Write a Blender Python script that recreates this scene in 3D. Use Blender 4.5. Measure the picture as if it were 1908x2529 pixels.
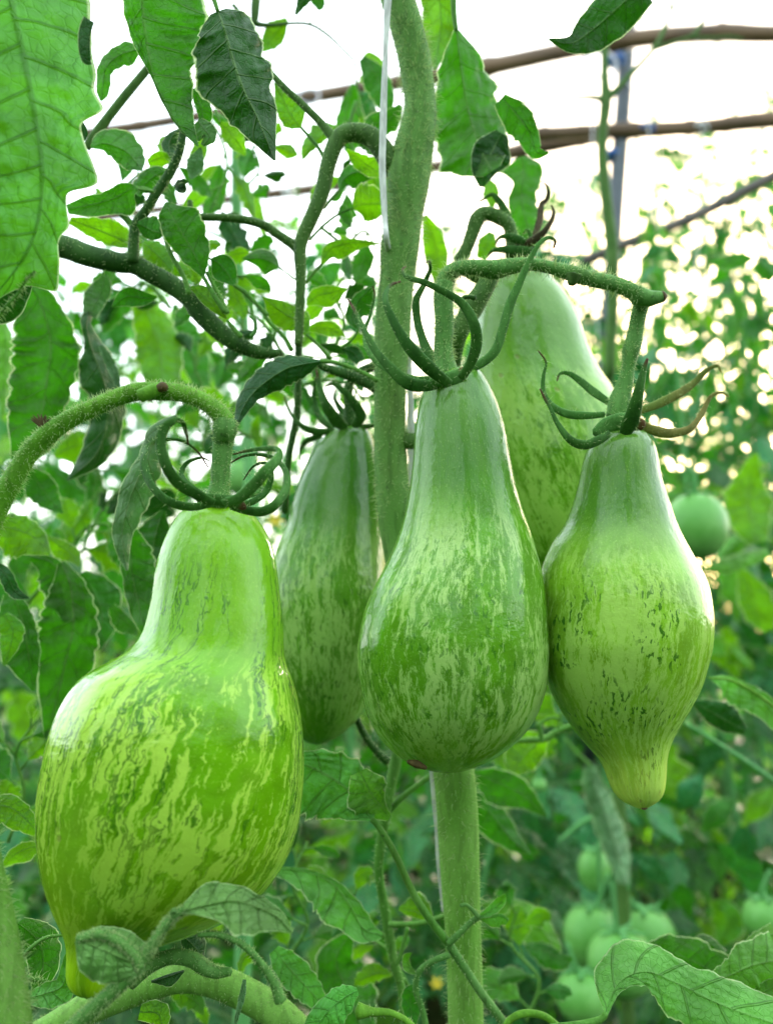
import bpy, math, random
import numpy as np
from mathutils import Vector

random.seed(7)
RNG = np.random.default_rng(7)
S = bpy.context.scene
COL = S.collection
for _o in list(bpy.data.objects):
    bpy.data.objects.remove(_o)

# ------------------------------------------------------------------ camera, world, sun, exposure
CAM = np.array([0.0, 0.0, 1.0])
PITCH = math.radians(8.0)
FPX = 2039.5                         # focal length in pixels of the 1908 x 2529 photograph
cd = bpy.data.cameras.new('camera')
cam = bpy.data.objects.new('camera', cd)
COL.objects.link(cam)
cam.location = CAM
cam.rotation_euler = (math.radians(90) + PITCH, 0, 0)
cd.sensor_fit = 'VERTICAL'
cd.sensor_height = 32.0
cd.lens = 16.0 / (1264.5 / FPX)
cd.clip_start = 0.01
cd.clip_end = 400.0
cd.dof.use_dof = True
cd.dof.focus_distance = 0.245
cd.dof.aperture_fstop = 8.6
S.camera = cam

SUN_EL, SUN_AZ = math.radians(14), math.radians(23)      # azimuth clockwise from +Y (view direction)
W = bpy.data.worlds.new('World')
S.world = W
W.use_nodes = True
wn = W.node_tree
for n_ in list(wn.nodes):
    wn.nodes.remove(n_)
sky = wn.nodes.new('ShaderNodeTexSky')
sky.sky_type = 'NISHITA'
sky.sun_disc = False
sky.sun_elevation = SUN_EL
sky.sun_rotation = SUN_AZ
sky.dust_density = 3.0
sky.air_density = 1.0
bg1 = wn.nodes.new('ShaderNodeBackground')
bg1.inputs['Strength'].default_value = 0.06
wn.links.new(sky.outputs[0], bg1.inputs['Color'])
bg2 = wn.nodes.new('ShaderNodeBackground')               # bright even overcast veil over the whole sky
# the hazy veil turns creamy round the low sun, as hazy evening skies do
geo_w = wn.nodes.new('ShaderNodeNewGeometry')
dotn = wn.nodes.new('ShaderNodeVectorMath'); dotn.operation = 'DOT_PRODUCT'
dotn.inputs[1].default_value = (-math.sin(SUN_AZ) * math.cos(SUN_EL), -math.cos(SUN_AZ) * math.cos(SUN_EL), -math.sin(SUN_EL))
mrw = wn.nodes.new('ShaderNodeMapRange'); mrw.interpolation_type = 'SMOOTHSTEP'
mrw.inputs[1].default_value = 0.87
mrw.inputs[2].default_value = 1.0
mixw = wn.nodes.new('ShaderNodeMix'); mixw.data_type = 'RGBA'
mixw.inputs[6].default_value = (0.86, 0.96, 0.98, 1)
mixw.inputs[7].default_value = (1.05, 0.58, 0.14, 1)
wn.links.new(geo_w.outputs['Incoming'], dotn.inputs[0])
wn.links.new(dotn.outputs['Value'], mrw.inputs[0])
wn.links.new(mrw.outputs[0], mixw.inputs[0])
wn.links.new(mixw.outputs[2], bg2.inputs['Color'])
bg2.inputs['Strength'].default_value = 0.64
addw = wn.nodes.new('ShaderNodeAddShader')
wout = wn.nodes.new('ShaderNodeOutputWorld')
wn.links.new(bg1.outputs[0], addw.inputs[0])
wn.links.new(bg2.outputs[0], addw.inputs[1])
wn.links.new(addw.outputs[0], wout.inputs['Surface'])

sl = bpy.data.lights.new('sun', 'SUN')
sl.energy = 3.6
sl.angle = math.radians(8)
sl.color = (1.0, 0.86, 0.66)
so = bpy.data.objects.new('sun', sl)
COL.objects.link(so)
_sd = Vector((math.sin(SUN_AZ) * math.cos(SUN_EL), math.cos(SUN_AZ) * math.cos(SUN_EL), math.sin(SUN_EL)))
so.rotation_euler = _sd.to_track_quat('Z', 'Y').to_euler()
so.location = (3, 6, 5)

S.view_settings.view_transform = 'Standard'
S.view_settings.look = 'None'
S.view_settings.gamma = 1.0
S.view_settings.use_curve_mapping = False
S.view_settings.exposure = 2.22
S.render.engine = 'CYCLES'
S.cycles.max_bounces = 8
S.cycles.transparent_max_bounces = 8
S.cycles.use_denoising = True

# ------------------------------------------------------------------ geometry helpers
RIGHT = np.array([1.0, 0.0, 0.0])
FWD = np.array([0.0, math.cos(PITCH), math.sin(PITCH)])
UP = np.array([0.0, -math.sin(PITCH), math.cos(PITCH)])


def P(x, y, d):
    """photo pixel + distance along the view axis -> world point"""
    return CAM + RIGHT * ((x - 954.0) / FPX * d) + UP * ((1264.5 - y) / FPX * d) + FWD * d


# crops of the photograph the coordinates were measured in: x offset, y offset, scale
A = (0, 0, .5752); B = (900, 0, .604); C = (0, 800, .5752); D = (850, 550, .5992); E = (0, 1200, .5752)
F = (800, 1200, .6639); G = (0, 1700, .5752); H = (900, 1700, .604); I = (0, 0, .3618); J = (450, 350, .3391)
K = (0, 700, .3618); L = (0, 1400, .5102); M = (1050, 350, .2397); N = (1400, 600, .3616); Z = (0, 0, 1.0)
O = (700, 1750, .4194); Q = (1300, 1850, .3643); V = (1300, 1150, .3643)


def px(R, p):
    return (R[0] + p[0] * R[2], R[1] + p[1] * R[2])


def W3(R, pts, d):
    out = []
    for p in pts:
        x, y = px(R, p)
        out.append(P(x, y, d + (p[2] if len(p) > 2 else 0.0)))
    return np.array(out)


def catmull(pts, n):
    """smooth resample of an (m, k) array to n rows, even in the parameter"""
    pts = np.asarray(pts, float)
    m = len(pts)
    if m == 1:
        return np.repeat(pts, n, 0)
    if m == 2:
        t = np.linspace(0, 1, n)[:, None]
        return pts[0] * (1 - t) + pts[1] * t
    ext = np.vstack([2 * pts[0] - pts[1], pts, 2 * pts[-1] - pts[-2]])
    tt = np.linspace(0, m - 1 - 1e-9, n)
    i = tt.astype(int)
    f = (tt - i)[:, None]
    p0, p1, p2, p3 = ext[i], ext[i + 1], ext[i + 2], ext[i + 3]
    return 0.5 * (2 * p1 + (p2 - p0) * f + (2 * p0 - 5 * p1 + 4 * p2 - p3) * f * f + (3 * p1 - p0 - 3 * p2 + p3) * f ** 3)


def lin(a, n):
    a = np.asarray(a, float)
    if len(a) == 1:
        return np.full(n, a[0])
    return np.interp(np.linspace(0, 1, n), np.linspace(0, 1, len(a)), a)


def nrm(v):
    return v / (np.linalg.norm(v, axis=-1, keepdims=True) + 1e-12)


def mesh_from(name, verts, quads, mat, uv=None, attr=None, tris=None):
    me = bpy.data.meshes.new(name)
    verts = np.asarray(verts, np.float32)
    fl = []
    if quads is not None and len(quads):
        fl.append(np.asarray(quads, np.int32))
    if tris is not None and len(tris):
        fl.append(np.asarray(tris, np.int32))
    loops = np.concatenate([f.ravel() for f in fl])
    sizes = np.concatenate([np.full(len(f), f.shape[1], np.int32) for f in fl])
    starts = np.concatenate([[0], np.cumsum(sizes)[:-1]]).astype(np.int32)
    me.vertices.add(len(verts))
    me.vertices.foreach_set('co', verts.ravel())
    me.loops.add(len(loops))
    me.loops.foreach_set('vertex_index', loops)
    me.polygons.add(len(sizes))
    me.polygons.foreach_set('loop_start', starts)
    me.polygons.foreach_set('loop_total', sizes)
    me.polygons.foreach_set('use_smooth', np.ones(len(sizes), bool))
    if uv is not None:
        ul = me.uv_layers.new(name='UVMap')
        ul.data.foreach_set('uv', np.asarray(uv, np.float32)[loops].ravel())
    if attr is not None:
        for k, a in attr.items():
            at = me.attributes.new(k, 'FLOAT_VECTOR', 'POINT')
            at.data.foreach_set('vector', np.asarray(a, np.float32).ravel())
    me.update(calc_edges=True)
    me.validate()
    if mat is not None:
        me.materials.append(mat)
    return me


ORG = {}                              # object name -> world position of the origin that its vertices are relative to


def thing(name, label, cat, loc, group=None):
    o = bpy.data.objects.new(name, None)
    o.empty_display_size = 0.02
    COL.objects.link(o)
    o.location = [float(c) for c in loc]
    o['label'] = label
    o['category'] = cat
    if group:
        o['group'] = group
    ORG[o.name] = np.array(loc, float)
    return o


def part(name, parent, verts, quads, mat, uv=None, attr=None, tris=None, kind=None, label=None):
    org = ORG.get(parent.name, np.zeros(3)) if parent is not None else np.zeros(3)
    me = mesh_from(name, np.asarray(verts) - org, quads, mat, uv, attr, tris)
    o = bpy.data.objects.new(name, me)
    COL.objects.link(o)
    if parent is not None:
        o.parent = parent
    ORG[o.name] = org
    if kind:
        o['kind'] = kind
    if label:
        o['label'] = label
    return o


def grid_quads(nu, nv, wrap):
    i = np.arange(nu - 1)[:, None]
    if wrap:
        j = np.arange(nv)[None, :]
        j2 = (j + 1) % nv
    else:
        j = np.arange(nv - 1)[None, :]
        j2 = j + 1
    return np.stack([i * nv + j, i * nv + j2, (i + 1) * nv + j2, (i + 1) * nv + j], -1).reshape(-1, 4)


def frames(c):
    t = nrm(np.gradient(c, axis=0))
    n = np.zeros_like(c)
    ref = np.array([0, 0, 1.0]) if abs(t[0][2]) < 0.9 else np.array([1.0, 0, 0])
    n[0] = nrm(np.cross(t[0], ref))
    for i in range(1, len(c)):
        v = n[i - 1] - t[i] * np.dot(n[i - 1], t[i])
        n[i] = v / (np.linalg.norm(v) + 1e-12)
    return t, n, np.cross(t, n)


def tube_data(pts, radii, ns=12, per=6, flat=None, lump=0.0, seed=0, knots=()):
    """swept tube; flat=(direction, ratio) squashes the section; returns verts, quads, tris, uv, centre, radius, frames"""
    n = max(3, (len(pts) - 1) * per + 1)
    c = catmull(pts, n)
    r = lin(radii, n).copy()
    rs = np.random.default_rng(seed + 11)
    if lump:
        k = rs.uniform(0.5, 1.5, 4)
        u = np.linspace(0, 1, n)
        for q in range(4):
            r *= 1 + lump * 0.5 * np.sin(u * n * 0.25 * k[q] + q * 2.1)
    for (u0, wd, amp) in knots:
        u = np.linspace(0, 1, n)
        r *= 1 + amp * np.exp(-((u - u0) / wd) ** 2)
    t, nn, bb = frames(c)
    th = np.linspace(0, 2 * np.pi, ns, endpoint=False)
    off = (nn[:, None, :] * np.cos(th)[None, :, None] + bb[:, None, :] * np.sin(th)[None, :, None]) * r[:, None, None]
    if lump:
        ph = rs.uniform(0, 6.28, 3)
        zz = np.linspace(0, n * 0.5, n)[:, None]
        off *= (1 + lump * (0.5 * np.sin(2 * th[None, :] + zz * 0.5 + ph[0]) + 0.5 * np.sin(3 * th[None, :] - zz * 0.8 + ph[1])))[:, :, None]
    if flat is not None:
        fd, ratio = flat
        fd = np.asarray(fd, float)
        for i in range(n):
            f = fd - t[i] * np.dot(fd, t[i])
            f = f / (np.linalg.norm(f) + 1e-9)
            off[i] -= np.outer(off[i] @ f, f) * (1 - ratio)
    v = (c[:, None, :] + off).reshape(-1, 3)
    q = grid_quads(n, ns, True)
    i0, i1 = len(v), len(v) + 1
    v = np.vstack([v, c[0] - t[0] * r[0] * 0.4, c[-1] + t[-1] * r[-1] * 0.6])
    j = np.arange(ns)
    tr = np.vstack([np.stack([np.full(ns, i0), (j + 1) % ns, j], 1),
                    np.stack([np.full(ns, i1), (n - 1) * ns + j, (n - 1) * ns + (j + 1) % ns], 1)])
    ll = np.concatenate([[0], np.cumsum(np.linalg.norm(np.diff(c, axis=0), axis=1))])
    uv = np.stack([np.tile(np.linspace(0, 1, ns), n), np.repeat(ll * 50, ns)], 1)
    uv = np.vstack([uv, [0, 0], [0, 0]])
    return v, q, tr, uv, c, r, (t, nn, bb)


def hairs(parent, c, r, fr, n, lmin, lmax, mat, rad=0.00009, seed=0, droop=0.15, uneven=True):
    """fine plant hairs over a tube: each a bent three-sided spike"""
    rs = np.random.default_rng(seed + 101)
    t, nn, bb = fr
    m = len(c) - 1
    s = rs.uniform(0, m - 1e-6, n)
    i = s.astype(int)
    f = (s - i)[:, None]
    th = rs.uniform(0, 2 * np.pi, n)[:, None]
    cc = c[i] * (1 - f) + c[i + 1] * f
    rr = (r[i] * (1 - f[:, 0]) + r[i + 1] * f[:, 0])[:, None]
    nm = nn[i] * np.cos(th) + bb[i] * np.sin(th)
    base = cc + nm * rr * 0.97
    tang = t[i]
    L_ = 1.25 * (lmin + (lmax - lmin) * rs.random(n) ** 1.7)[:, None]
    dirv = nrm(nm + tang * rs.normal(0, 0.35, (n, 1)) + rs.normal(0, 0.2, (n, 3)))
    mid = base + dirv * L_ * 0.55
    tip = base + dirv * L_ + np.array([0, 0, -1.0]) * L_ * droop + rs.normal(0, 0.12, (n, 3)) * L_
    a1 = nrm(np.cross(dirv, nm + 0.3 * tang + 1e-3))
    a2 = np.cross(dirv, a1)
    V_ = []
    for k in range(3):
        an = k * 2.094
        V_.append(base + (a1 * math.cos(an) + a2 * math.sin(an)) * rad * (0.6 + 0.6 * L_ / lmax))
    for k in range(3):
        an = k * 2.094
        V_.append(mid + (a1 * math.cos(an) + a2 * math.sin(an)) * rad * 0.6)
    V_.append(tip)
    v = np.stack(V_, 1).reshape(-1, 3)
    b0 = (np.arange(n) * 7)[:, None]
    q = np.concatenate([b0 + np.array([[0, 1, 4, 3]]), b0 + np.array([[1, 2, 5, 4]]), b0 + np.array([[2, 0, 3, 5]])])
    tr = np.concatenate([b0 + np.array([[3, 4, 6]]), b0 + np.array([[4, 5, 6]]), b0 + np.array([[5, 3, 6]])])
    return part('hair', parent, v, q, mat, tris=tr, kind='stuff')


def tube(name, parent, pts, radii, mat, ns=12, per=6, hair=0, hl=(0.0004, 0.0014), label=None, **kw):
    v, q, tr, uv, c, r, fr = tube_data(pts, radii, ns, per, **kw)
    o = part(name, parent, v, q, mat, uv=uv, tris=tr, label=label)
    if hair:
        hairs(o, c, r, fr, hair, hl[0], hl[1], MAT['hair'], seed=len(v))
    return o


def ptube(name, parent, R, pts, rads, d, mat, **kw):
    """tube given in photo pixels of crop R; radii in the same pixels"""
    w = W3(R, pts, d)
    rr = [x * R[2] / FPX * (d + 0.0) for x in rads]
    return tube(name, parent, w, rr, mat, **kw)


LEAFN = [0]


def leaf(parent, R, mid, a, b, d, mat='leaf', fa=None, fb=None, curl=0.0, rip=0.09, ser=0.16, nt=6, nv=6,
         quilt=0.06, res=(48, 16), name='leaf', stalk=None, sr=None, ridge=1.0, label=None, bend=None, sharp=False):
    """one leaf blade along a midrib; a/b = half widths of its two sides (a: left of a leaf that hangs down)"""
    LEAFN[0] += 1
    rs = np.random.default_rng(LEAFN[0] * 13 + 5)
    nu, nv2 = res
    c = catmull(W3(R, mid, d), nu)
    u = np.linspace(0, 1, nu)
    if bend is None:
        bend = rs.uniform(-.10, .22) * np.linalg.norm(c[-1] - c[0])
    if bend:
        c = c + FWD * (bend * np.sin(np.pi * u))[:, None]
    k = R[2] / FPX * d
    if curl == 0.0:
        curl = rs.uniform(-.25, .45)
    t = nrm(np.gradient(c, axis=0))
    toward = -nrm(c - CAM)
    side = nrm(np.cross(t, toward))           # hanging down -> left in the image
    if fa is None:
        fa = rs.uniform(-0.5, 0.7)
    if fb is None:
        fb = rs.uniform(-0.5, 0.7)
    if sharp:
        wa, wb = lin(a, nu) * k, lin(b, nu) * k
    else:
        wa, wb = catmull(np.array(a, float)[:, None], nu)[:, 0] * k, catmull(np.array(b, float)[:, None], nu)[:, 0] * k
    wa, wb = np.maximum(wa, 0.0002), np.maximum(wb, 0.0002)

    def teeth(ph):
        x = u * nt + 0.35 * np.sin(u * 9 + ph) + ph
        fr_ = x - np.floor(x)
        s1 = np.where(fr_ < 0.7, fr_ / 0.7, (1 - fr_) / 0.3)
        x2 = u * nt * 2.7 + ph * 3
        f2 = x2 - np.floor(x2)
        return (s1 - 0.5) + 0.35 * (f2 - 0.5)
    s = np.linspace(-1, 1, nv2 * 2 + 1)
    vv = np.sign(s) * np.abs(s) ** 1.25
    V_ = np.zeros((nu, len(vv), 3))
    ph1, ph2, ph3 = rs.uniform(0, 6.28, 3)
    for j, v in enumerate(vv):
        m = abs(v)
        w = wa if v > 0 else wb
        f = fa if v > 0 else fb
        tt = teeth(ph1 if v > 0 else ph2)
        env = np.clip(np.sin(np.pi * np.clip(u * 1.02, 0, 1)) * 1.6, 0, 1)
        ww = w * m * (1 + ser * tt * env * m ** 2)
        z = ww * math.tan(f) + curl * w * m ** 2.5
        z = z + rip * w * m ** 2 * (np.sin(u * nt * 5.1 + ph3 + (2 if v > 0 else 0)) + 0.5 * np.sin(u * nt * 9.7 + ph1))
        latx = u * nv - m * 0.75 + (0.3 if v > 0 else 0)
        ql = np.abs(np.sin(np.pi * latx)) ** 0.6
        z = z - quilt * np.maximum(wa, wb) * (ql - 0.6) * min(1, m * 3) * (1 - 0.5 * m) * env
        z = z + 0.045 * np.maximum(wa, wb) * env * min(1, m * 2) * (np.sin(u * nv * 7.3 + m * 9 + ph2) * np.sin(m * 11 - u * nv * 3.1 + ph3 + (1.5 if v > 0 else 0)))
        z = z - ridge * 0.0006 * math.exp(-(m / 0.05) ** 2)
        V_[:, j] = c + side * (np.sign(v) * ww)[:, None] - toward * z[:, None] + t * (m * w * 0.05 * np.sin(u * 7 + ph2))[:, None]
    n2 = len(vv)
    uv = np.stack([np.repeat(u, n2), np.tile(vv * 0.5 + 0.5, nu)], 1)
    o = part(name, parent, V_.reshape(-1, 3), grid_quads(nu, n2, False)[:, ::-1], MAT[mat], uv=uv, label=label)
    if stalk is not None:
        pts = np.vstack([c[0][None], W3(R, stalk, d)])
        r0 = (sr if sr else 8) * k
        tube('stalk', o, pts, [r0 * 0.7, r0], MAT['stalk'], ns=8, per=5)
    return o


# ------------------------------------------------------------------ materials
class NT:
    def __init__(self, name):
        self.m = bpy.data.materials.new(name)
        self.m.use_nodes = True
        self.t = self.m.node_tree
        for n in list(self.t.nodes):
            self.t.nodes.remove(n)
        self.out = self.n('ShaderNodeOutputMaterial')

    def n(self, typ, **kw):
        x = self.t.nodes.new(typ)
        for k, v in kw.items():
            setattr(x, k, v)
        return x

    def link(self, a, b):
        self.t.links.new(a, b)

    def put(self, inp, v):
        if hasattr(v, 'links') or hasattr(v, 'is_linked'):
            self.link(v, inp)
        elif isinstance(v, (tuple, list)) and inp.type == 'RGBA':
            inp.default_value = tuple(v) + ((1.0,) if len(v) == 3 else ())
        else:
            inp.default_value = v

    def math(self, op, a, b=0.0, c=0.0, clamp=False):
        x = self.n('ShaderNodeMath', operation=op, use_clamp=clamp)
        self.put(x.inputs[0], a)
        self.put(x.inputs[1], b)
        self.put(x.inputs[2], c)
        return x.outputs[0]

    def mix(self, f, a, b, blend='MIX'):
        x = self.n('ShaderNodeMix', data_type='RGBA', blend_type=blend)
        self.put(x.inputs[0], f)
        self.put(x.inputs[6], a)
        self.put(x.inputs[7], b)
        return x.outputs[2]

    def ramp(self, f, lo, hi, a=0.0, b=1.0):
        x = self.n('ShaderNodeMapRange', interpolation_type='SMOOTHSTEP')
        self.put(x.inputs[0], f)
        for i, v in enumerate((lo, hi, a, b)):
            self.put(x.inputs[i + 1], v)
        return x.outputs[0]

    def noise(self, vec, scale, detail=3, dist=0.0, rough=0.5):
        x = self.n('ShaderNodeTexNoise')
        if vec is not None:
            self.put(x.inputs['Vector'], vec)
        x.inputs['Scale'].default_value = scale
        x.inputs['Detail'].default_value = detail
        x.inputs['Distortion'].default_value = dist
        x.inputs['Roughness'].default_value = rough
        return x.outputs[0]

    def vmul(self, v, s):
        x = self.n('ShaderNodeVectorMath', operation='MULTIPLY')
        self.put(x.inputs[0], v)
        x.inputs[1].default_value = s
        return x.outputs[0]

    def vadd(self, v, w):
        x = self.n('ShaderNodeVectorMath', operation='ADD')
        self.put(x.inputs[0], v)
        self.put(x.inputs[1], w)
        return x.outputs[0]

    def princ(self, col, rough=0.5, **kw):
        p = self.n('ShaderNodeBsdfPrincipled')
        self.put(p.inputs['Base Color'], col)
        self.put(p.inputs['Roughness'], rough)
        for k, v in kw.items():
            self.put(p.inputs[k.replace('_', ' ')], v)
        return p

    def bump(self, h, strength, dist):
        b = self.n('ShaderNodeBump')
        b.inputs['Strength'].default_value = strength
        b.inputs['Distance'].default_value = dist
        self.link(h, b.inputs['Height'])
        return b.outputs[0]

    def done(self, sh):
        self.link(sh, self.out.inputs['Surface'])
        return self.m


MAT = {}


def leaf_material(key, top, under, trans, tw=0.45, rough=0.48, vein=(0.16, 0.30, 0.07), edge=0.6, nv=6.0, var=0.25, cell=480.0, veins=0.5, spec=0.26):
    t = NT(key)
    uvn = t.n('ShaderNodeUVMap')
    sep = t.n('ShaderNodeSeparateXYZ')
    t.link(uvn.outputs[0], sep.inputs[0])
    u = sep.outputs[0]
    vs = t.math('SUBTRACT', sep.outputs[1], 0.5)
    m = t.math('MULTIPLY', t.math('ABSOLUTE', vs), 2.0)
    obj = t.n('ShaderNodeTexCoord').outputs['Object']
    info = t.n('ShaderNodeObjectInfo')
    side = t.math('MULTIPLY', t.math('GREATER_THAN', vs, 0.0), 0.3)
    lat = t.math('ADD', t.math('SUBTRACT', t.math('MULTIPLY', u, nv), t.math('MULTIPLY', m, 0.75)), side)
    wob = t.noise(obj, 60.0, 2)
    lat = t.math('ADD', lat, t.math('MULTIPLY', t.math('SUBTRACT', wob, 0.5), 0.25))
    fr = t.math('ABSOLUTE', t.math('SUBTRACT', t.math('FRACT', lat), 0.5))     # 0.5 at the vein
    vmask = t.ramp(fr, 0.44, 0.49)
    mid = t.ramp(m, 0.02, 0.06, 1.0, 0.0)
    vor = t.n('ShaderNodeTexVoronoi', feature='DISTANCE_TO_EDGE')
    t.link(obj, vor.inputs['Vector'])
    vor.inputs['Scale'].default_value = cell
    net = t.ramp(vor.outputs[0], 0.0, 0.12, 1.0, 0.0)
    n1 = t.noise(obj, 70.0, 4)
    n2 = t.noise(obj, 900.0, 2)
    geo = t.n('ShaderNodeNewGeometry')
    col = t.mix(geo.outputs['Backfacing'], top, under)
    hv = t.n('ShaderNodeHueSaturation')
    t.put(hv.inputs['Color'], col)
    t.put(hv.inputs['Hue'], t.ramp(info.outputs['Random'], 0, 1, 0.485, 0.515))
    t.put(hv.inputs['Value'], t.math('MULTIPLY', t.ramp(info.outputs['Random'], 0, 1, 1 - var, 1 + var), t.ramp(n1, 0.3, 0.7, 0.78, 1.25)))
    col = hv.outputs[0]
    vm = t.math('MULTIPLY', t.math('MAXIMUM', t.math('MAXIMUM', t.math('MULTIPLY', vmask, 0.7), mid), t.math('MULTIPLY', net, 0.12)), veins)
    rim = t.math('MULTIPLY', t.ramp(m, 0.935, 0.975), edge)
    colv = t.mix(vm, col, vein)
    colv = t.mix(rim, colv, (0.48, 0.62, 0.30))
    hgt = t.math('SUBTRACT', t.math('MULTIPLY', n2, 0.25), t.math('ADD', t.math('MULTIPLY', net, 0.18), t.math('MULTIPLY', vmask, 1.1)))
    pk = t.n('ShaderNodeTexVoronoi', feature='SMOOTH_F1')
    t.link(obj, pk.inputs['Vector'])
    pk.inputs['Scale'].default_value = 150.0
    pk.inputs['Smoothness'].default_value = 0.6
    pk.inputs['Randomness'].default_value = 0.9
    blister = t.math('SUBTRACT', 0.6, pk.outputs['Distance'])
    hgt = t.math('ADD', hgt, t.math('MULTIPLY', blister, 3.2))
    nb = t.bump(hgt, 0.9, 0.0011)
    pr = t.princ(colv, rough, Normal=nb, Specular_IOR_Level=spec)
    tr = t.n('ShaderNodeBsdfTranslucent')
    trc = t.mix(vm, t.mix(1.0, trans, hv.outputs[0], 'MULTIPLY') if False else trans, tuple(x * 0.40 for x in trans))
    trc = t.mix(t.ramp(pk.outputs['Distance'], 0.35, 0.8, 0.0, 0.45), trc, tuple(x * 0.45 for x in trans))
    hv2 = t.n('ShaderNodeHueSaturation')
    t.put(hv2.inputs['Color'], t.mix(rim, trc, (0.7, 0.85, 0.4)))
    t.put(hv2.inputs['Value'], t.math('MULTIPLY', t.ramp(info.outputs['Random'], 0, 1, 1 + var, 1 - var), t.ramp(n1, 0.3, 0.7, 0.8, 1.2)))
    t.put(tr.inputs['Color'], hv2.outputs[0])
    t.link(nb, tr.inputs['Normal'])
    mx = t.n('ShaderNodeMixShader')
    mx.inputs[0].default_value = tw
    t.link(pr.outputs[0], mx.inputs[1])
    t.link(tr.outputs[0], mx.inputs[2])
    MAT[key] = t.done(mx.outputs[0])
    return MAT[key]


#             key            top                  under                translucent
leaf_material('leaf',        (0.030, 0.130, 0.008), (0.040, 0.150, 0.018), (0.045, 0.270, 0.003), tw=0.42, edge=.8)
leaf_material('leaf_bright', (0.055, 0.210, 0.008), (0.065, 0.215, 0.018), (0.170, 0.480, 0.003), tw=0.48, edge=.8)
leaf_material('leaf_pale',   (0.085, 0.270, 0.030), (0.105, 0.290, 0.045), (0.110, 0.430, 0.008), tw=0.35, edge=.8)
leaf_material('leaf_dark',   (0.014, 0.072, 0.010), (0.018, 0.078, 0.015), (0.018, 0.120, 0.003), tw=0.28, edge=.8)
leaf_material('leaf_grey',   (0.110, 0.220, 0.090), (0.120, 0.230, 0.100), (0.050, 0.200, 0.020), tw=0.28, edge=.8)
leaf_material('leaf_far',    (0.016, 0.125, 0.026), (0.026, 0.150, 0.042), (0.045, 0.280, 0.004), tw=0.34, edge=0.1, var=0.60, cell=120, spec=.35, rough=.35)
leaf_material('leaf_big',    (0.070, 0.250, 0.030), (0.080, 0.260, 0.045), (0.130, 0.480, 0.010), tw=0.42, edge=.8, veins=.7, vein=(0.035, 0.16, 0.012), cell=330, nv=9)
leaf_material('leaf_soft',   (0.120, 0.310, 0.065), (0.140, 0.330, 0.080), (0.080, 0.300, 0.030), tw=0.28, edge=.6, veins=.4)
leaf_material('leaf_young',  (0.100, 0.350, 0.040), (0.120, 0.370, 0.060), (0.120, 0.450, 0.030), tw=0.32, veins=0.22, edge=.5)


def stem_material(key, c1, c2, rough=0.6, sheen=0.35, pits=0.5, tint=None, tip=None):
    t = NT(key)
    obj = t.n('ShaderNodeTexCoord').outputs['Object']
    n1 = t.noise(obj, 60.0, 3)
    n2 = t.noise(obj, 1500.0, 2, rough=0.7)
    n3 = t.noise(t.vmul(obj, (1, 1, 0.12)), 500.0, 2)
    n4 = t.noise(obj, 420.0, 1)
    col = t.mix(t.ramp(n1, 0.3, 0.7), c1, c2)
    col = t.mix(t.math('MULTIPLY', t.ramp(n2, 0.45, 0.7), 0.28), col, tuple(x * 1.8 for x in c2))
    ridge = t.noise(t.vmul(obj, (1, 1, 0.04)), 260.0, 2)
    col = t.mix(t.math('MULTIPLY', t.ramp(ridge, 0.5, 0.7), 0.35), col, tuple(x * 0.6 for x in c1))
    col = t.mix(t.math('MULTIPLY', t.ramp(t.noise(obj, 28.0, 3), 0.58, 0.75), 0.35), col, (c1[0] * 1.5, c1[1] * 0.75, c1[2] * 1.1))
    col = t.mix(t.math('MULTIPLY', t.ramp(n3, 0.5, 0.62), 0.35), col, tuple(x * 0.45 for x in c1))
    col = t.mix(t.math('MULTIPLY', t.ramp(n4, 0.70, 0.76), pits), col, (0.012, 0.03, 0.006))
    if tint is not None:
        col = t.mix(t.ramp(t.noise(obj, 35.0, 2), 0.45, 0.65, 0, 0.8), col, tint)
    if tip is not None:
        sp = t.n('ShaderNodeSeparateXYZ')
        t.link(t.n('ShaderNodeUVMap').outputs[0], sp.inputs[0])
        col = t.mix(t.ramp(t.math('ADD', sp.outputs[1], t.math('MULTIPLY', n1, 0.1)), 0.86, 1.0), col, tip)
    h = t.math('ADD', t.math('MULTIPLY', n2, 0.6), n3)
    p = t.princ(col, rough, Normal=t.bump(h, 0.45, 0.0005), Sheen_Weight=sheen, Sheen_Roughness=0.35, Specular_IOR_Level=0.14,
                Subsurface_Weight=0.0)
    try:
        p.inputs['Sheen Tint'].default_value = (0.85, 1.0, 0.55, 1)
    except Exception:
        pass
    MAT[key] = t.done(p.outputs[0])


stem_material('stem', (0.075, 0.190, 0.030), (0.110, 0.235, 0.050), sheen=.06)
stem_material('stem_low', (0.130, 0.300, 0.040), (0.170, 0.340, 0.062), pits=0.2, sheen=.05)
stem_material('branch', (0.038, 0.100, 0.016), (0.065, 0.140, 0.028), sheen=.06)
stem_material('dark_branch', (0.018, 0.065, 0.008), (0.036, 0.100, 0.016), sheen=.06)
stem_material('truss', (0.065, 0.185, 0.032), (0.100, 0.230, 0.052), sheen=.08)
stem_material('truss_bright', (0.080, 0.225, 0.014), (0.120, 0.280, 0.024), sheen=.08)
stem_material('stalk', (0.055, 0.180, 0.018), (0.100, 0.240, 0.040), sheen=.06)
stem_material('sepal', (0.024, 0.095, 0.012), (0.048, 0.140, 0.022), sheen=0.06, pits=0.1, tip=(.07, .035, .015))
stem_material('sepal_light', (0.050, 0.165, 0.025), (0.085, 0.215, 0.048), sheen=0.06, pits=0.1, tip=(.10, .05, .02))
stem_material('sepal_tan', (0.150, 0.165, 0.035), (0.230, 0.200, 0.065), sheen=0.1, pits=0.1, tint=(0.13, 0.22, 0.04))
stem_material('sepal_dry', (0.045, 0.035, 0.018), (0.080, 0.060, 0.026), sheen=0.1)
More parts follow.
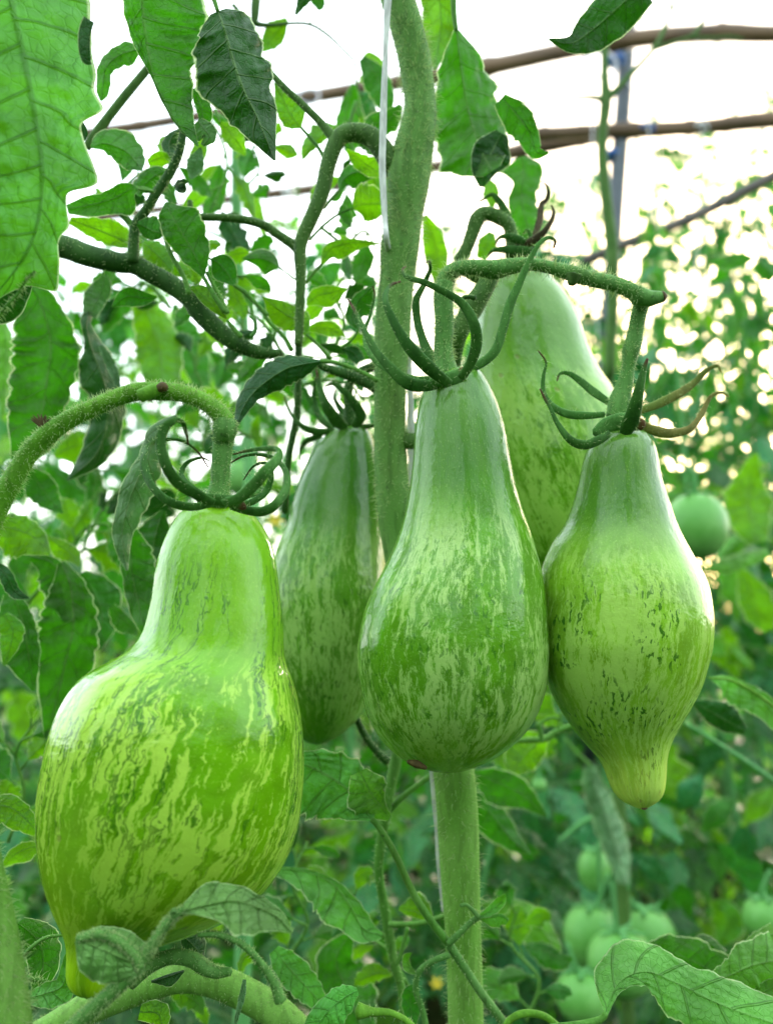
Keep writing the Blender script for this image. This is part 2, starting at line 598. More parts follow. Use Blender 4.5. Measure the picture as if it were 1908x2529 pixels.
stem_material('far_stem', (0.070, 0.240, 0.060), (0.100, 0.290, 0.090), sheen=0.05, pits=0.0)
stem_material('scar', (0.060, 0.042, 0.014), (0.11, 0.075, 0.028), sheen=0.0)


def simple(key, col, rough=0.5, metal=0.0, noise=0.0, nscale=40.0, vec=(1, 1, 1), col2=None, **kw):
    t = NT(key)
    obj = t.n('ShaderNodeTexCoord').outputs['Object']
    c = col
    n1 = t.noise(t.vmul(obj, vec), nscale, 4)
    if noise:
        c = t.mix(t.ramp(n1, 0.35, 0.65), col, col2 if col2 else tuple(x * (1 - noise) for x in col))
    p = t.princ(c, rough, Metallic=metal, Normal=t.bump(n1, 0.3, 0.001), **kw)
    MAT[key] = t.done(p.outputs[0])


simple('twine', (0.62, 0.63, 0.58), 0.55, noise=0.35, nscale=700, vec=(1, 1, 0.15), Sheen_Weight=0.2)
simple('twine_far', (0.75, 0.78, 0.80), 0.4)
simple('bamboo', (0.13, 0.075, 0.032), 0.6, noise=0.4, nscale=30, vec=(0.2, 1, 1))
simple('galvanised', (0.07, 0.085, 0.095), 0.45, metal=0.5, noise=0.3, nscale=30)
simple('dark_bamboo', (0.075, 0.065, 0.05), 0.6, noise=0.4, nscale=30)
simple('blue_plastic', (0.02, 0.10, 0.32), 0.4)
simple('clear_plastic', (0.55, 0.58, 0.66), 0.25)
simple('soil', (0.012, 0.016, 0.006), 0.95, noise=0.6, nscale=9.0, col2=(0.006, 0.012, 0.004), Specular_IOR_Level=0.0)
simple('petal', (0.70, 0.55, 0.03), 0.5)

_t = NT('hair')
_p = _t.princ((0.45, 0.60, 0.25), 0.5)
_tr = _t.n('ShaderNodeBsdfTranslucent')
_tr.inputs[0].default_value = (0.75, 0.85, 0.5, 1)
_mx = _t.n('ShaderNodeMixShader')
_mx.inputs[0].default_value = 0.5
_t.link(_p.outputs[0], _mx.inputs[1])
_t.link(_tr.outputs[0], _mx.inputs[2])
MAT['hair'] = _t.done(_mx.outputs[0])


def fruit_material(key, mode, neck, base, pale, dark, warm, thr=0.5, wax=0.12, warm_at=0.75, speck=0.6, stripe=1.0, blush=0.0):
    """striped tomato skin, drawn in coordinates that run round and down the fruit"""
    t = NT(key)
    at = t.n('ShaderNodeAttribute', attribute_name='skin').outputs['Vector']       # round, round, down (metres)
    uvn = t.n('ShaderNodeUVMap')
    sep = t.n('ShaderNodeSeparateXYZ')
    t.link(uvn.outputs[0], sep.inputs[0])
    v = sep.outputs[1]
    wobc = t.n('ShaderNodeTexNoise')
    t.link(at, wobc.inputs['Vector'])
    wobc.inputs['Scale'].default_value = 130.0
    wobc.inputs['Detail'].default_value = 3
    wv = t.vmul(t.vadd(wobc.outputs['Color'], (-0.5, -0.5, -0.5)), (0.006, 0.006, 0.006) if mode == 'A' else (0.004, 0.004, 0.004))
    p = t.vadd(at, wv)
    big = t.noise(t.vmul(p, (1, 1, 0.45)), 42.0, 2)
    if mode == 'A':
        n1 = t.noise(t.vmul(p, (1, 1, 0.085)), 470.0, 5, rough=0.68)
        n2 = t.noise(t.vmul(p, (1, 1, 0.06)), 300.0, 3, rough=0.6)
    else:
        n1 = t.noise(t.vmul(p, (1, 1, 0.22)), 430.0, 6, rough=0.80)
        n2 = t.noise(t.vmul(p, (1, 1, 0.36)), 760.0, 3)
    body = t.ramp(v, 0.24, 0.44)
    f = t.math('ADD', t.math('MULTIPLY', n1, 0.66), t.math('MULTIPLY', big, 0.34))
    streak = t.ramp(f, thr - 0.020, thr + 0.030) if mode == 'A' else t.ramp(f, thr - 0.035, thr + 0.045)
    col = t.mix(t.ramp(t.noise(at, 90.0, 3), 0.35, 0.65), base, tuple(b * 0.72 for b in base))
    amount = t.math('MULTIPLY', streak, t.math('ADD', t.math('MULTIPLY', body, 0.80), 0.10))
    col = t.mix(t.math('MULTIPLY', amount, stripe), col, pale)
    # neck colour
    col = t.mix(t.math('MULTIPLY', t.ramp(v, 0.20, 0.42, 1.0, 0.0), 0.85), col, neck)
    soft = t.ramp(t.noise(t.vmul(at, (1, 1, 0.3)), 55.0, 3), 0.4, 0.65)
    col = t.mix(t.math('MULTIPLY', soft, 0.25), col, tuple(0.5 * a_ + 0.5 * b_ for a_, b_ in zip(pale, neck)))
    # dark dashes
    if mode == 'A':
        dm = t.ramp(t.math('ABSOLUTE', t.math('SUBTRACT', n2, 0.45)), 0.008, 0.032, 1.0, 0.0)
        dmask = t.math('MULTIPLY', dm, t.math('MULTIPLY', t.ramp(big, 0.38, 0.52), t.ramp(v, 0.08, 0.22)))
        dmask = t.math('MULTIPLY', dmask, t.ramp(v, 0.55, 0.9, 1.0, 0.35))
    else:
        dm = t.ramp(n2, 0.575, 0.61)
        dmask = t.math('MULTIPLY', dm, t.math('MULTIPLY', t.ramp(t.noise(at, 75.0, 2), 0.43, 0.58), t.ramp(v, 0.3, 0.5)))
    col = t.mix(t.math('MULTIPLY', dmask, speck), col, dark)
    # the skin's own tint towards the blossom end
    wm = t.math('MULTIPLY', t.ramp(v, warm_at, 1.0), t.ramp(t.noise(t.vmul(at, (1, 1, 0.5)), 50.0, 3), 0.35, 0.65, 0.35, 1.0))
    col = t.mix(t.math('MULTIPLY', wm, 0.9), col, warm)
    if blush:
        bm = t.math('MULTIPLY', t.ramp(t.noise(t.vmul(at, (1, 1, 0.18)), 48.0, 3), 0.52, 0.66), t.math('MULTIPLY', t.ramp(v, 0.35, 0.5), t.ramp(v, 0.7, 0.85, 1.0, 0.0)))
        col = t.mix(t.math('MULTIPLY', bm, blush), col, (0.36, 0.34, 0.06))
    # fine pores
    po = t.ramp(t.noise(at, 1400.0, 1), 0.62, 0.72)
    col = t.mix(t.math('MULTIPLY', po, 0.12), col, tuple(min(1, c * 1.5) for c in pale))
    # a few corky blemishes
    vr = t.n('ShaderNodeTexVoronoi', feature='F1')
    t.link(at, vr.inputs['Vector'])
    vr.inputs['Scale'].default_value = 75.0
    bl = t.math('MULTIPLY', t.ramp(vr.outputs['Distance'], 0.05, 0.10, 1.0, 0.0), t.ramp(t.noise(at, 40.0, 1), 0.55, 0.62))
    col = t.mix(t.math('MULTIPLY', bl, 0.5), col, (0.20, 0.16, 0.05))
    h = t.math('ADD', t.math('MULTIPLY', t.noise(at, 260.0, 3), 1.0), t.math('MULTIPLY', t.noise(at, 1300.0, 1), 0.12))
    h = t.math('ADD', h, t.math('MULTIPLY', bl, 0.5))
    pr = t.princ(col, t.ramp(t.noise(at, 160.0, 3), 0.3, 0.7, 0.10, 0.20), Normal=t.bump(h, 0.30, 0.0009), Specular_IOR_Level=0.38,
                 Coat_Weight=wax, Coat_Roughness=0.15, Sheen_Weight=0.0, Sheen_Roughness=0.3,
                 Subsurface_Weight=0.12, Subsurface_Scale=0.004)
    pr.inputs['Subsurface Radius'].default_value = (0.6, 1.0, 0.25)
    MAT[key] = t.done(pr.outputs[0])


fruit_material('skin_wide', 'A', (0.160, 0.400, 0.008), (0.140, 0.380, 0.004), (0.46, 0.70, 0.085), (0.018, 0.110, 0.006), (0.36, 0.62, 0.006), thr=0.508, warm_at=0.55, speck=.75, wax=.05, stripe=.85)
fruit_material('skin_middle', 'B', (0.045, 0.165, 0.012), (0.105, 0.310, 0.008), (0.42, 0.62, 0.18), (0.022, 0.120, 0.008), (0.24, 0.50, 0.006), thr=0.500, speck=.6, wax=.05, stripe=.85)
fruit_material('skin_pointed', 'B', (0.036, 0.140, 0.012), (0.230, 0.470, 0.022), (0.42, 0.64, 0.13), (0.018, 0.110, 0.008), (0.85, 0.95, 0.16), thr=0.488, warm_at=0.76, speck=.85, wax=.05, stripe=.85)
fruit_material('skin_slender', 'B', (0.034, 0.135, 0.012), (0.085, 0.260, 0.010), (0.34, 0.52, 0.14), (0.024, 0.100, 0.008), (0.11, 0.33, 0.004), thr=0.500, wax=.05, blush=.8, stripe=.8)
fruit_material('skin_tall', 'B', (0.085, 0.220, 0.018), (0.110, 0.310, 0.008), (0.34, 0.55, 0.11), (0.050, 0.160, 0.006), (0.07, 0.26, 0.004), thr=0.492, wax=.05, stripe=.8)
_t = NT('skin_round')
_obj = _t.n('ShaderNodeTexCoord').outputs['Object']
_c = _t.mix(_t.ramp(_t.noise(_obj, 30.0, 3), 0.3, 0.7), (0.075, 0.26, 0.035), (0.15, 0.36, 0.085))
_pr = _t.princ(_c, 0.25, Coat_Weight=0.05, Specular_IOR_Level=0.3, Normal=_t.bump(_t.noise(_obj, 60.0, 2), 0.1, 0.001))
_pr.inputs['Roughness'].default_value = 0.4
MAT['skin_round'] = _t.done(_pr.outputs[0])

# ------------------------------------------------------------------ setting: ground
gx = np.linspace(-60, 60, 61)
gy = np.linspace(-30, 150, 61)
gg = np.stack(np.meshgrid(gx, gy, indexing='xy'), -1).reshape(-1, 2)
gz = 0.03 * np.sin(gg[:, 0] * 2.1) * np.cos(gg[:, 1] * 1.7)
gv = np.column_stack([gg, gz - 0.03])
g = part('ground', None, gv, grid_quads(61, 61, False), MAT['soil'])
g['kind'] = 'structure'


# ------------------------------------------------------------------ greenhouse frame: poles, post, ties, twine
def pole(name, label, R, pts, rads, d, mat, group=None, ns=14):
    w = W3(R, pts, d)
    org = w[0]
    t = thing(name, label, 'pole', org, group)
    v, q, tr, uv, c, r, fr = tube_data(w, [x * R[2] / FPX * d for x in rads], ns, 14, lump=0.05, seed=len(label), knots=[(kq, .006, .22) for kq in (.07, .22, .36, .5, .63, .77, .9)])
    part('pole_shaft', t, v, q, MAT[mat], uv=uv, tris=tr)
    return t, c, r


up1, c1, r1 = pole('bamboo_pole', 'upper brown bamboo pole crossing the whole bright sky, passing in front of the grey post',
                   Z, [(-150, 380, .35), (218, 328, .25), (395, 303, .2), (790, 236, .1), (1202, 166), (1500, 106), (1750, 82, -.05), (1908, 84, -.05), (2300, 70, -.05)],
                   [12, 14, 14, 17, 21, 21, 21, 21, 22], 1.9, 'bamboo', 'bamboo cross poles of the greenhouse roof')
up2, c2, r2 = pole('bamboo_pole', 'lower right brown bamboo pole crossing behind the grey post',
                   Z, [(1300, 332), (1460, 325), (1700, 316), (1908, 296), (2300, 270)], [17, 17, 19, 20, 21], 1.98, 'bamboo', 'bamboo cross poles of the greenhouse roof')
up3, c3, r3 = pole('bamboo_pole', 'thin brown bamboo pole low in the sky between the stems, left of the grey post',
                   Z, [(100, 560, .5), (506, 501, .3), (776, 466, .2), (908, 443, .1), (1335, 364), (1500, 338)], [11, 13, 15, 15, 15, 14], 2.05, 'bamboo', 'bamboo cross poles of the greenhouse roof')
up4, c4, r4 = pole('slanting_pole', 'dark slanting pole rising to the right edge above the far leaves',
                   Z, [(1440, 645), (1528, 608), (1700, 540), (1908, 435), (2150, 320)], [13, 14, 14, 14, 14], 1.7, 'dark_bamboo')

# grey metal post
w = W3(Z, [(1556, -60), (1550, 60), (1538, 250), (1522, 480), (1508, 700), (1485, 1100), (1470, 1500), (1440, 2300)], 2.0)
w = np.vstack([w, [w[-1][0], w[-1][1], -0.02]])
post = thing('metal_post', 'grey galvanised metal post standing upright behind the right hand stems', 'post', w[-1])
v, q, tr, uv, c, r, fr = tube_data(w, [0.0195, 0.0195], 16, 6)
part('post_shaft', post, v, q, MAT['galvanised'], uv=uv, tris=tr)


def ring(name, label, cx, cy, rad, d, mat, thick=0.0022, tilt=0.5, cat='clip', turns=2.0, group=None):
    n = int(10 * turns)
    pts = []
    for i in range(n + 1):
        a = i / n * turns * 2 * math.pi
        rr = rad * (1 + 0.10 * math.sin(i * 1.7))
        pts.append(P(cx + rr * math.cos(a), cy + rr * 0.72 * math.sin(a), d + tilt * 0.02 * math.sin(a) + 0.0022 * i / turns))
    t = thing(name, label, cat, pts[0], group)
    v, q, tr, uv, c, r, fr = tube_data(pts, [thick], 6, 3)
    part('loop', t, v, q, MAT[mat], uv=uv, tris=tr)


ring('plastic_clip', 'clear plastic loop tied round the upper bamboo pole beside the grey post', 1480, 160, 42, 1.86, 'clear_plastic')
ring('plastic_clip', 'small clear plastic loop on the upper bamboo pole left of the main stem', 762, 238, 26, 1.90, 'clear_plastic')
ring('plastic_clip', 'pale plastic tie on the thin low bamboo pole', 712, 474, 12, 2.12, 'twine_far', thick=0.003)
ring('plastic_clip', 'pale plastic tie on the lower right bamboo pole near the right edge', 1732, 314, 14, 1.96, 'twine_far', thick=0.003)
ring('blue_tie', 'blue plastic tie wound round the grey post at the upper pole', 1520, 150, 17, 1.985, 'blue_plastic', thick=0.009, cat='tie', turns=3)
ring('blue_tie', 'blue plastic tie wound round the grey post below the lower pole', 1512, 385, 14, 1.99, 'blue_plastic', thick=0.008, cat='tie', turns=3)
ring('blue_tie', 'small blue tie on the lower right bamboo pole just right of the post', 1598, 316, 14, 1.96, 'blue_plastic', thick=0.005, cat='tie', turns=2)


def twine(label, R, pts, d, rad, mat='twine_far', group='thin pale twines hanging from the bamboo poles'):
    w = W3(R, pts, d)
    t = thing('hanging_twine', label, 'twine', w[-1], group)
    v, q, tr, uv, c, r, fr = tube_data(w, [rad], 6, 5)
    part('strand', t, v, q, MAT[mat], uv=uv, tris=tr)


twine('pale twine hanging straight down just left of the grey post', Z, [(1466, 150), (1462, 400), (1470, 700), (1480, 1000), (1470, 1300)], 1.88, 0.0011)
twine('pale curved twine hanging between the upper and the lower pole at the right', Z, [(1722, 95), (1705, 170), (1712, 235), (1752, 285)], 1.85, 0.0013)
twine('pale twine hanging from the lower pole and curving right of the post', Z, [(1548, 200), (1590, 260), (1600, 320), (1612, 480), (1600, 560)], 1.9, 0.0011)
twine('pale twine hanging from the lower pole near the right edge', Z, [(1732, 320), (1728, 480), (1715, 700), (1700, 900)], 1.92, 0.0010)
twine('pale twine hanging down right of the main stem under the big leaf', Z, [(1130, 330), (1124, 480), (1120, 640), (1118, 900)], 1.95, 0.0010)
twine('pale twine hanging from the thin low pole left of the main stem', Z, [(712, 478), (706, 560), (702, 640), (700, 900)], 2.1, 0.0010)
twine('grey twine beside the pale blurred stem at the left', Z, [(598, 360), (602, 520), (604, 700), (600, 1000)], 0.74, 0.0010)

# ------------------------------------------------------------------ the tomato plant in the middle
base = P(1149, 2529, .30)
mp = thing('tomato_plant', 'tomato plant with the thick hairy central stem and its leafy side branches', 'tomato plant', (base[0] + .02, base[1] + .02, 0.0))
SX = [(960, -150), (977, -20), (1002, 60), (1018, 121), (1028, 181), (1037, 242), (1033, 302), (1022, 362), (1010, 423), (1005, 483), (996, 544), (988, 604),
      (982, 664), (976, 725), (968, 845), (963, 970), (965, 1140), (976, 1280), (996, 1400), (1040, 1600), (1088, 1780), (1120, 1911), (1134, 2123), (1143, 2304), (1149, 2529), (1152, 2800)]
SR = [40, 41, 42, 39, 38, 39, 43, 49, 51, 50, 47, 45, 44, 44, 42, 40, 40, 42, 44, 46, 49, 50, 48, 45, 44, 44]
sw = W3(Z, SX, 0.300)
sr_ = [x / FPX * .300 for x in SR]
low = sw[-1]
sw = np.vstack([sw] + [[low[0] + .02 * q_, low[1] + .03 * q_, low[2] * (1 - q_)] for q_ in (.05, .15, .35, .65, 1.0)])
sr_ += [0.0066, 0.0068, 0.007, 0.0075, 0.009]
for seg_, m_, nh_, lb_ in ((slice(0, 19), 'stem', 5200, None), (slice(18, 40), 'stem_low', 1800, 'lower yellowish green length of the thick stem')):
    v, q, tr, uv, c, r, fr = tube_data(sw[seg_], sr_[seg_], 28, 7, lump=0.03, seed=3)
    stem_o = part('stem', mp, v, q, MAT[m_], uv=uv, tris=tr, label=lb_)
    kk = slice(0, 120 if m_ == 'stem' else 56)
    hairs(stem_o, c[kk], r[kk], (fr[0][kk], fr[1][kk], fr[2][kk]), nh_, 0.0008, 0.0036, MAT['hair'], rad=0.00009, seed=1, droop=0.2)

# arched side branch and its forks
ptube('branch', mp, A, [(1690, 720), (1640, 640), (1590, 588), (1520, 568), (1455, 592), (1410, 700), (1380, 830), (1330, 950), (1290, 1050), (1290, 1200), (1286, 1370), (1280, 1480)],
      [50, 46, 42, 38, 37, 36, 34, 30, 27, 21, 19, 18], .30, MAT['branch'], hair=700, lump=.03)
ptube('branch', mp, J, [(848, 1360), (846, 1500), (842, 1800), (832, 2000), (795, 2200), (770, 2350), (745, 2700)], [28, 28, 26, 26, 24, 24, 24], .34, MAT['dark_branch'], hair=250)
ptube('branch', mp, J, [(845, 790), (800, 745), (700, 680), (600, 612), (450, 568), (280, 552), (130, 548), (70, 515), (55, 430)], [38, 36, 32, 32, 30, 28, 27, 24, 18], .305, MAT['branch'], hair=180)
ptube('branch', mp, A, [(1435, 600), (1380, 530), (1300, 450), (1220, 375), (1150, 300)], [22, 17, 15, 14, 13], .30, MAT['branch'], hair=120)
ptube('branch', mp, A, [(1395, 690), (1370, 640), (1330, 590), (1292, 548)], [9, 8, 7, 6], .305, MAT['stalk'])
ptube('branch', mp, A, [(1100, -20), (1095, 60), (1100, 100), (1160, 108), (1250, 100), (1330, 105), (1400, 145), (1470, 210), (1520, 268), (1530, 350), (1555, 420)],
      [22, 20, 14, 9, 7, 7, 7, 6, 6, 5, 3], .42, MAT['branch'])
ptube('branch', mp, A, [(1000, 20), (1060, 90), (1100, 140)], [10, 9, 8], .42, MAT['branch'])
ptube('branch', mp, A, [(1330, 105), (1340, 60), (1345, 20)], [5, 4, 3], .42, MAT['stalk'])

# leaflets on that branch
leaf(mp, A, [(1290, 548), (1240, 480), (1180, 352)], [8, 75, 60, 8], [8, 50, 40, 5], .31, 'leaf_bright', nt=3)
leaf(mp, A, [(1230, 78), (1175, 130), (1122, 220)], [8, 48, 45, 6], [8, 40, 40, 6], .42, 'leaf_bright', nt=3)
leaf(mp, A, [(1548, 262), (1590, 260), (1630, 330), (1650, 440)], [10, 70, 90, 20], [5, 30, 40, 10], .42, 'leaf_bright', nt=4)
leaf(mp, A, [(1520, 360), (1490, 440), (1470, 560), (1460, 590)], [10, 30, 40, 5], [10, 70, 100, 30], .43, 'leaf', nt=4)
leaf(mp, A, [(1600, 400), (1540, 470), (1480, 560)], [10, 60, 30, 5], [10, 80, 60, 10], .45, 'leaf_far', nt=3)
leaf(mp, A, [(945, 528), (1000, 585), (1052, 668)], [6, 40, 38, 5], [8, 46, 40, 5], .33, 'leaf_bright', nt=3, stalk=[(925, 470)], sr=6)
leaf(mp, A, [(1278, 665), (1225, 638), (1172, 628)], [5, 28, 20, 3], [5, 32, 26, 3], .36, 'leaf_bright', nt=3)
leaf(mp, J, [(1245, 482), (1300, 455), (1370, 450), (1480, 450)], [10, 110, 120, 60], [15, 130, 140, 60], .32, 'leaf_bright', nt=4, stalk=[(1150, 520), (1040, 600), (925, 715)], sr=12)
leaf(mp, J, [(1195, 60), (1300, 120), (1380, 180), (1450, 230)], [10, 70, 60, 30], [10, 50, 80, 40], .315, 'leaf_bright', nt=4)
leaf(mp, J, [(1150, 355), (1170, 270), (1260, 215), (1400, 225)], [10, 90, 110, 30], [10, 40, 60, 20], .325, 'leaf', nt=4, stalk=[(1100, 400), (1030, 485)], sr=14)
leaf(mp, J, [(1090, 430), (1120, 400), (1180, 350)], [8, 30, 5], [8, 30, 5], .34, 'leaf', nt=3)
leaf(mp, J, [(1015, 890), (1060, 790), (1150, 745), (1280, 730), (1430, 740)], [10, 70, 100, 50, 3], [10, 40, 40, 25, 3], .31, 'leaf_bright', fa=.2, fb=-.3, nt=4, ser=.04, stalk=[(960, 950), (895, 1030)], sr=13)
leaf(mp, J, [(705, 912), (640, 862), (560, 835), (440, 850)], [8, 60, 68, 5], [8, 100, 70, 5], .315, 'leaf', nt=3, ser=.05, stalk=[(770, 965), (825, 1005)], sr=8)
leaf(mp, J, [(903, 1190), (980, 1130), (1090, 1100), (1200, 1068)], [5, 75, 90, 3], [5, 60, 50, 3], .315, 'leaf_bright', nt=3)
leaf(mp, J, [(900, 1372), (990, 1350), (1090, 1360), (1185, 1420)], [5, 45, 55, 3], [5, 45, 50, 3], .315, 'leaf_bright', nt=3)
leaf(mp, J, [(905, 1405), (840, 1310), (720, 1230), (590, 1130)], [15, 100, 80, 5], [15, 80, 110, 5], .305, 'leaf_bright', fa=.2, fb=.3, nt=4, stalk=[(980, 1470), (1080, 1580)], sr=16)
leaf(mp, J, [(1285, 1370), (1240, 1260), (1290, 1140), (1395, 1045)], [8, 100, 130, 8], [8, 55, 50, 5], .312, 'leaf', nt=4, stalk=[(1240, 1440), (1155, 1505)], sr=10)
leaf(mp, J, [(930, 1300), (960, 1240), (1020, 1200)], [10, 50, 20], [10, 60, 20], .34, 'leaf_bright', nt=3)
leaf(mp, J, [(470, 350), (530, 420), (570, 560), (610, 740)], [8, 60, 40, 10], [10, 30, 30, 10], .50, 'leaf_bright', nt=4)
leaf(mp, J, [(110, 310), (190, 230), (270, 165)], [5, 55, 5], [5, 45, 5], .50, 'leaf_bright', nt=3)
leaf(mp, J, [(1170, 1510), (1240, 1530), (1300, 1600)], [8, 60, 40], [8, 50, 40], .33, 'leaf_dark', nt=3)
leaf(mp, J, [(1005, 1480), (1100, 1500), (1180, 1530)], [8, 40, 20], [8, 30, 20], .33, 'leaf_dark', nt=3)

# long leaf folded along its rib in front of the dark branch
leaf(mp, J, [(1005, 1600), (880, 1615), (760, 1640), (640, 1710), (520, 1810), (440, 1930), (385, 2095)], [10, 55, 100, 110, 90, 60, 5], [10, 90, 120, 110, 70, 50, 5], .285, 'leaf_dark',
     fa=.75, fb=.1, nt=9, rip=.08, res=(60, 16))
ptube('leaf_stalk', mp, J, [(1000, 1598), (1100, 1605), (1220, 1640), (1330, 1690), (1420, 1740)], [14, 15, 16, 17, 18], .287, MAT['stalk'], hair=60)

# leaves hanging from above
leaf(mp, B, [(300, -60), (315, 60), (300, 180), (285, 285)], [75, 80, 55, 5], [50, 60, 40, 5], .345, 'leaf_bright', nt=5)
leaf(mp, B, [(375, 125), (405, 260), (440, 410), (480, 560), (520, 700)], [12, 70, 110, 130, 180, 165, 190, 120, 40], [12, 75, 105, 140, 125, 160, 120, 110, 40], .31, 'leaf', fa=.3, fb=.6, nt=6, rip=.16, quilt=.055,
     res=(70, 22), stalk=[(366, 60), (362, -40)], sr=13)
leaf(mp, B, [(560, 545), (520, 620), (490, 690), (478, 765)], [30, 80, 60, 10], [30, 90, 60, 8], .316, 'leaf_dark', fa=.1, fb=.25, curl=.08, bend=0.0, nt=2, ser=.05, quilt=.1)
leaf(mp, B, [(560, 400), (620, 470), (670, 540), (700, 620), (752, 628)], [40, 70, 60, 30, 3], [20, 50, 40, 25, 3], .308, 'leaf', nt=4)
leaf(mp, B, [(1135, -60), (1040, 10), (930, 95), (850, 150), (752, 160)], [100, 95, 70, 30, 3], [80, 100, 85, 35, 3], .285, 'leaf_dark', nt=5, fa=.3, fb=.2, ser=.05)
leaf(mp, B, [(640, 640), (648, 700), (640, 790), (650, 880), (690, 1000)], [12, 110, 40, 60, 55, 30], [12, 75, 70, 60, 60, 30], .40, 'leaf', nt=4, ser=.15)
leaf(mp, B, [(500, 740), (520, 790), (520, 850)], [15, 40, 10], [15, 30, 10], .40, 'leaf_bright', nt=3)
leaf(mp, B, [(245, 880), (280, 960), (300, 1060), (290, 1165)], [10, 45, 50, 5], [10, 40, 42, 5], .37, 'leaf_bright', nt=3, ser=.03)
leaf(mp, B, [(520, 950), (500, 1000), (475, 1060)], [15, 40, 20], [15, 40, 20], .39, 'leaf_bright', nt=3)
leaf(mp, B, [(-10, 235), (40, 300), (80, 380), (95, 470)], [20, 60, 60, 20], [10, 40, 40, 20], .40, 'leaf', nt=4)
leaf(mp, B, [(150, 430), (100, 480), (40, 500), (0, 560)], [10, 40, 40, 20], [10, 50, 50, 20], .35, 'leaf', nt=4)
leaf(mp, A, [(1340, -60), (1310, 0), (1270, 65)], [30, 30, 8], [30, 25, 5], .34, 'leaf_dark', nt=3)
leaf(mp, A, [(1360, -30), (1370, 10), (1368, 45)], [30, 30, 5], [25, 25, 5], .34, 'leaf', nt=3)

# low thin dark stem, its forks and leaves
ptube('branch', mp, H, [(-150, -350), (-120, -100), (-60, 60), (0, 190), (50, 260), (95, 300)], [11, 12, 13, 14, 15, 18], .345, MAT['dark_branch'], hair=150)
ptube('branch', mp, H, [(135, 250), (125, 310), (100, 420), (80, 540), (62, 660), (58, 760), (75, 860), (92, 960), (115, 1100), (150, 1230), (165, 1400), (180, 1600)],
      [22, 24, 23, 22, 20, 19, 19, 21, 20, 17, 16, 16], .335, MAT['stalk'], hair=260, hl=(.0006, .0022))
ptube('branch', mp, H, [(100, 500), (160, 440), (260, 365), (330, 320)], [13, 12, 11, 10], .337, MAT['stalk'])
ptube('branch', mp, H, [(100, 965), (180, 965), (250, 955), (340, 925)], [12, 11, 10, 9], .330, MAT['stalk'])
ptube('branch', mp, H, [(175, 980), (160, 1040), (140, 1110), (125, 1130), (115, 1090), (118, 1030)], [9, 9, 8, 6, 5, 4], .325, MAT['stalk'])
ptube('branch', mp, H, [(80, 1010), (20, 1012), (-60, 1010)], [11, 10, 8], .33, MAT['stalk'])
leaf(mp, H, [(270, 960), (220, 930), (180, 920), (140, 900)], [20, 70, 60, 5], [5, 20, 20, 5], .335, 'leaf_bright', nt=4)
leaf(mp, H, [(30, 535), (-40, 470), (-130, 400), (-250, 330), (-330, 300)], [15, 80, 120, 100, 50, 30], [15, 110, 160, 190, 170, 60], .285, 'leaf_pale', fa=.3, fb=-.2, nt=6, rip=.09, quilt=.06,
     res=(60, 20), stalk=[(60, 570), (120, 670), (200, 840), (270, 950), (340, 1040)], sr=17)
leaf(mp, H, [(105, 530), (60, 470), (20, 420), (-20, 340)], [8, 30, 80, 30], [20, 80, 100, 40], .288, 'leaf_pale', nt=4)
ptube('leaf_stalk', mp, H, [(340, 1040), (400, 1130), (480, 1250), (570, 1370), (640, 1480)], [19, 17, 17, 18, 18], .285, MAT['truss'], hair=120)
ptube('leaf_stalk', mp, H, [(342, 1045), (390, 1000), (430, 960), (465, 935)], [15, 13, 12, 12], .283, MAT['truss'], hair=40)
ptube('leaf_stalk', mp, H, [(465, 935), (440, 905), (415, 885), (392, 888)], [11, 8, 7, 8], .281, MAT['truss'])
ptube('leaf_stalk', mp, H, [(345, 1090), (290, 1110), (240, 1140), (215, 1175), (210, 1240), (235, 1310), (255, 1400)], [14, 12, 12, 12, 13, 13, 13], .283, MAT['truss'], hair=60)
leaf(mp, H, [(470, 935), (520, 915), (560, 880), (575, 840)], [8, 20, 18, 3], [8, 20, 22, 3], .281, 'leaf_pale', nt=2)
leaf(mp, H, [(470, 938), (520, 938), (560, 935), (588, 950)], [8, 40, 45, 22], [5, 8, 8, 5], .281, 'leaf_pale', nt=2)
leaf(mp, H, [(215, 1170), (185, 1150), (175, 1115), (192, 1082)], [3, 8, 8, 2], [3, 24, 22, 3], .283, 'leaf_pale', nt=1)
leaf(mp, H, [(215, 1215), (190, 1260), (190, 1330), (200, 1400)], [8, 35, 35, 5], [8, 30, 40, 5], .30, 'leaf', nt=3)
leaf(mp, G, [(1180, 775), (1300, 800), (1420, 860), (1500, 960), (1560, 1050), (1640, 1060)], [25, 80, 130, 120, 60, 15], [8, 12, 18, 40, 50, 8], .32, 'leaf_pale', fa=-.4, fb=.5, nt=6, rip=.14,
     quilt=.06, res=(60, 18))
leaf(mp, G, [(1500, 1060), (1440, 1200), (1500, 1360), (1560, 1480)], [20, 90, 110, 60], [20, 100, 130, 60], .36, 'leaf', nt=5)
leaf(mp, G, [(1180, 1120), (1230, 1180), (1320, 1280), (1400, 1380)], [30, 60, 60, 20], [20, 60, 60, 20], .30, 'leaf_pale', nt=6, rip=.15)
leaf(mp, G, [(1535, 1300), (1480, 1330), (1400, 1400), (1330, 1500)], [15, 50, 60, 50], [15, 60, 80, 60], .24, 'leaf_young', nt=4, rip=.1)
ptube('leaf_stalk', mp, G, [(1535, 1385), (1600, 1390), (1680, 1395), (1760, 1440), (1800, 1500)], [35, 18, 14, 14, 14], .24, MAT['truss_bright'], hair=40)

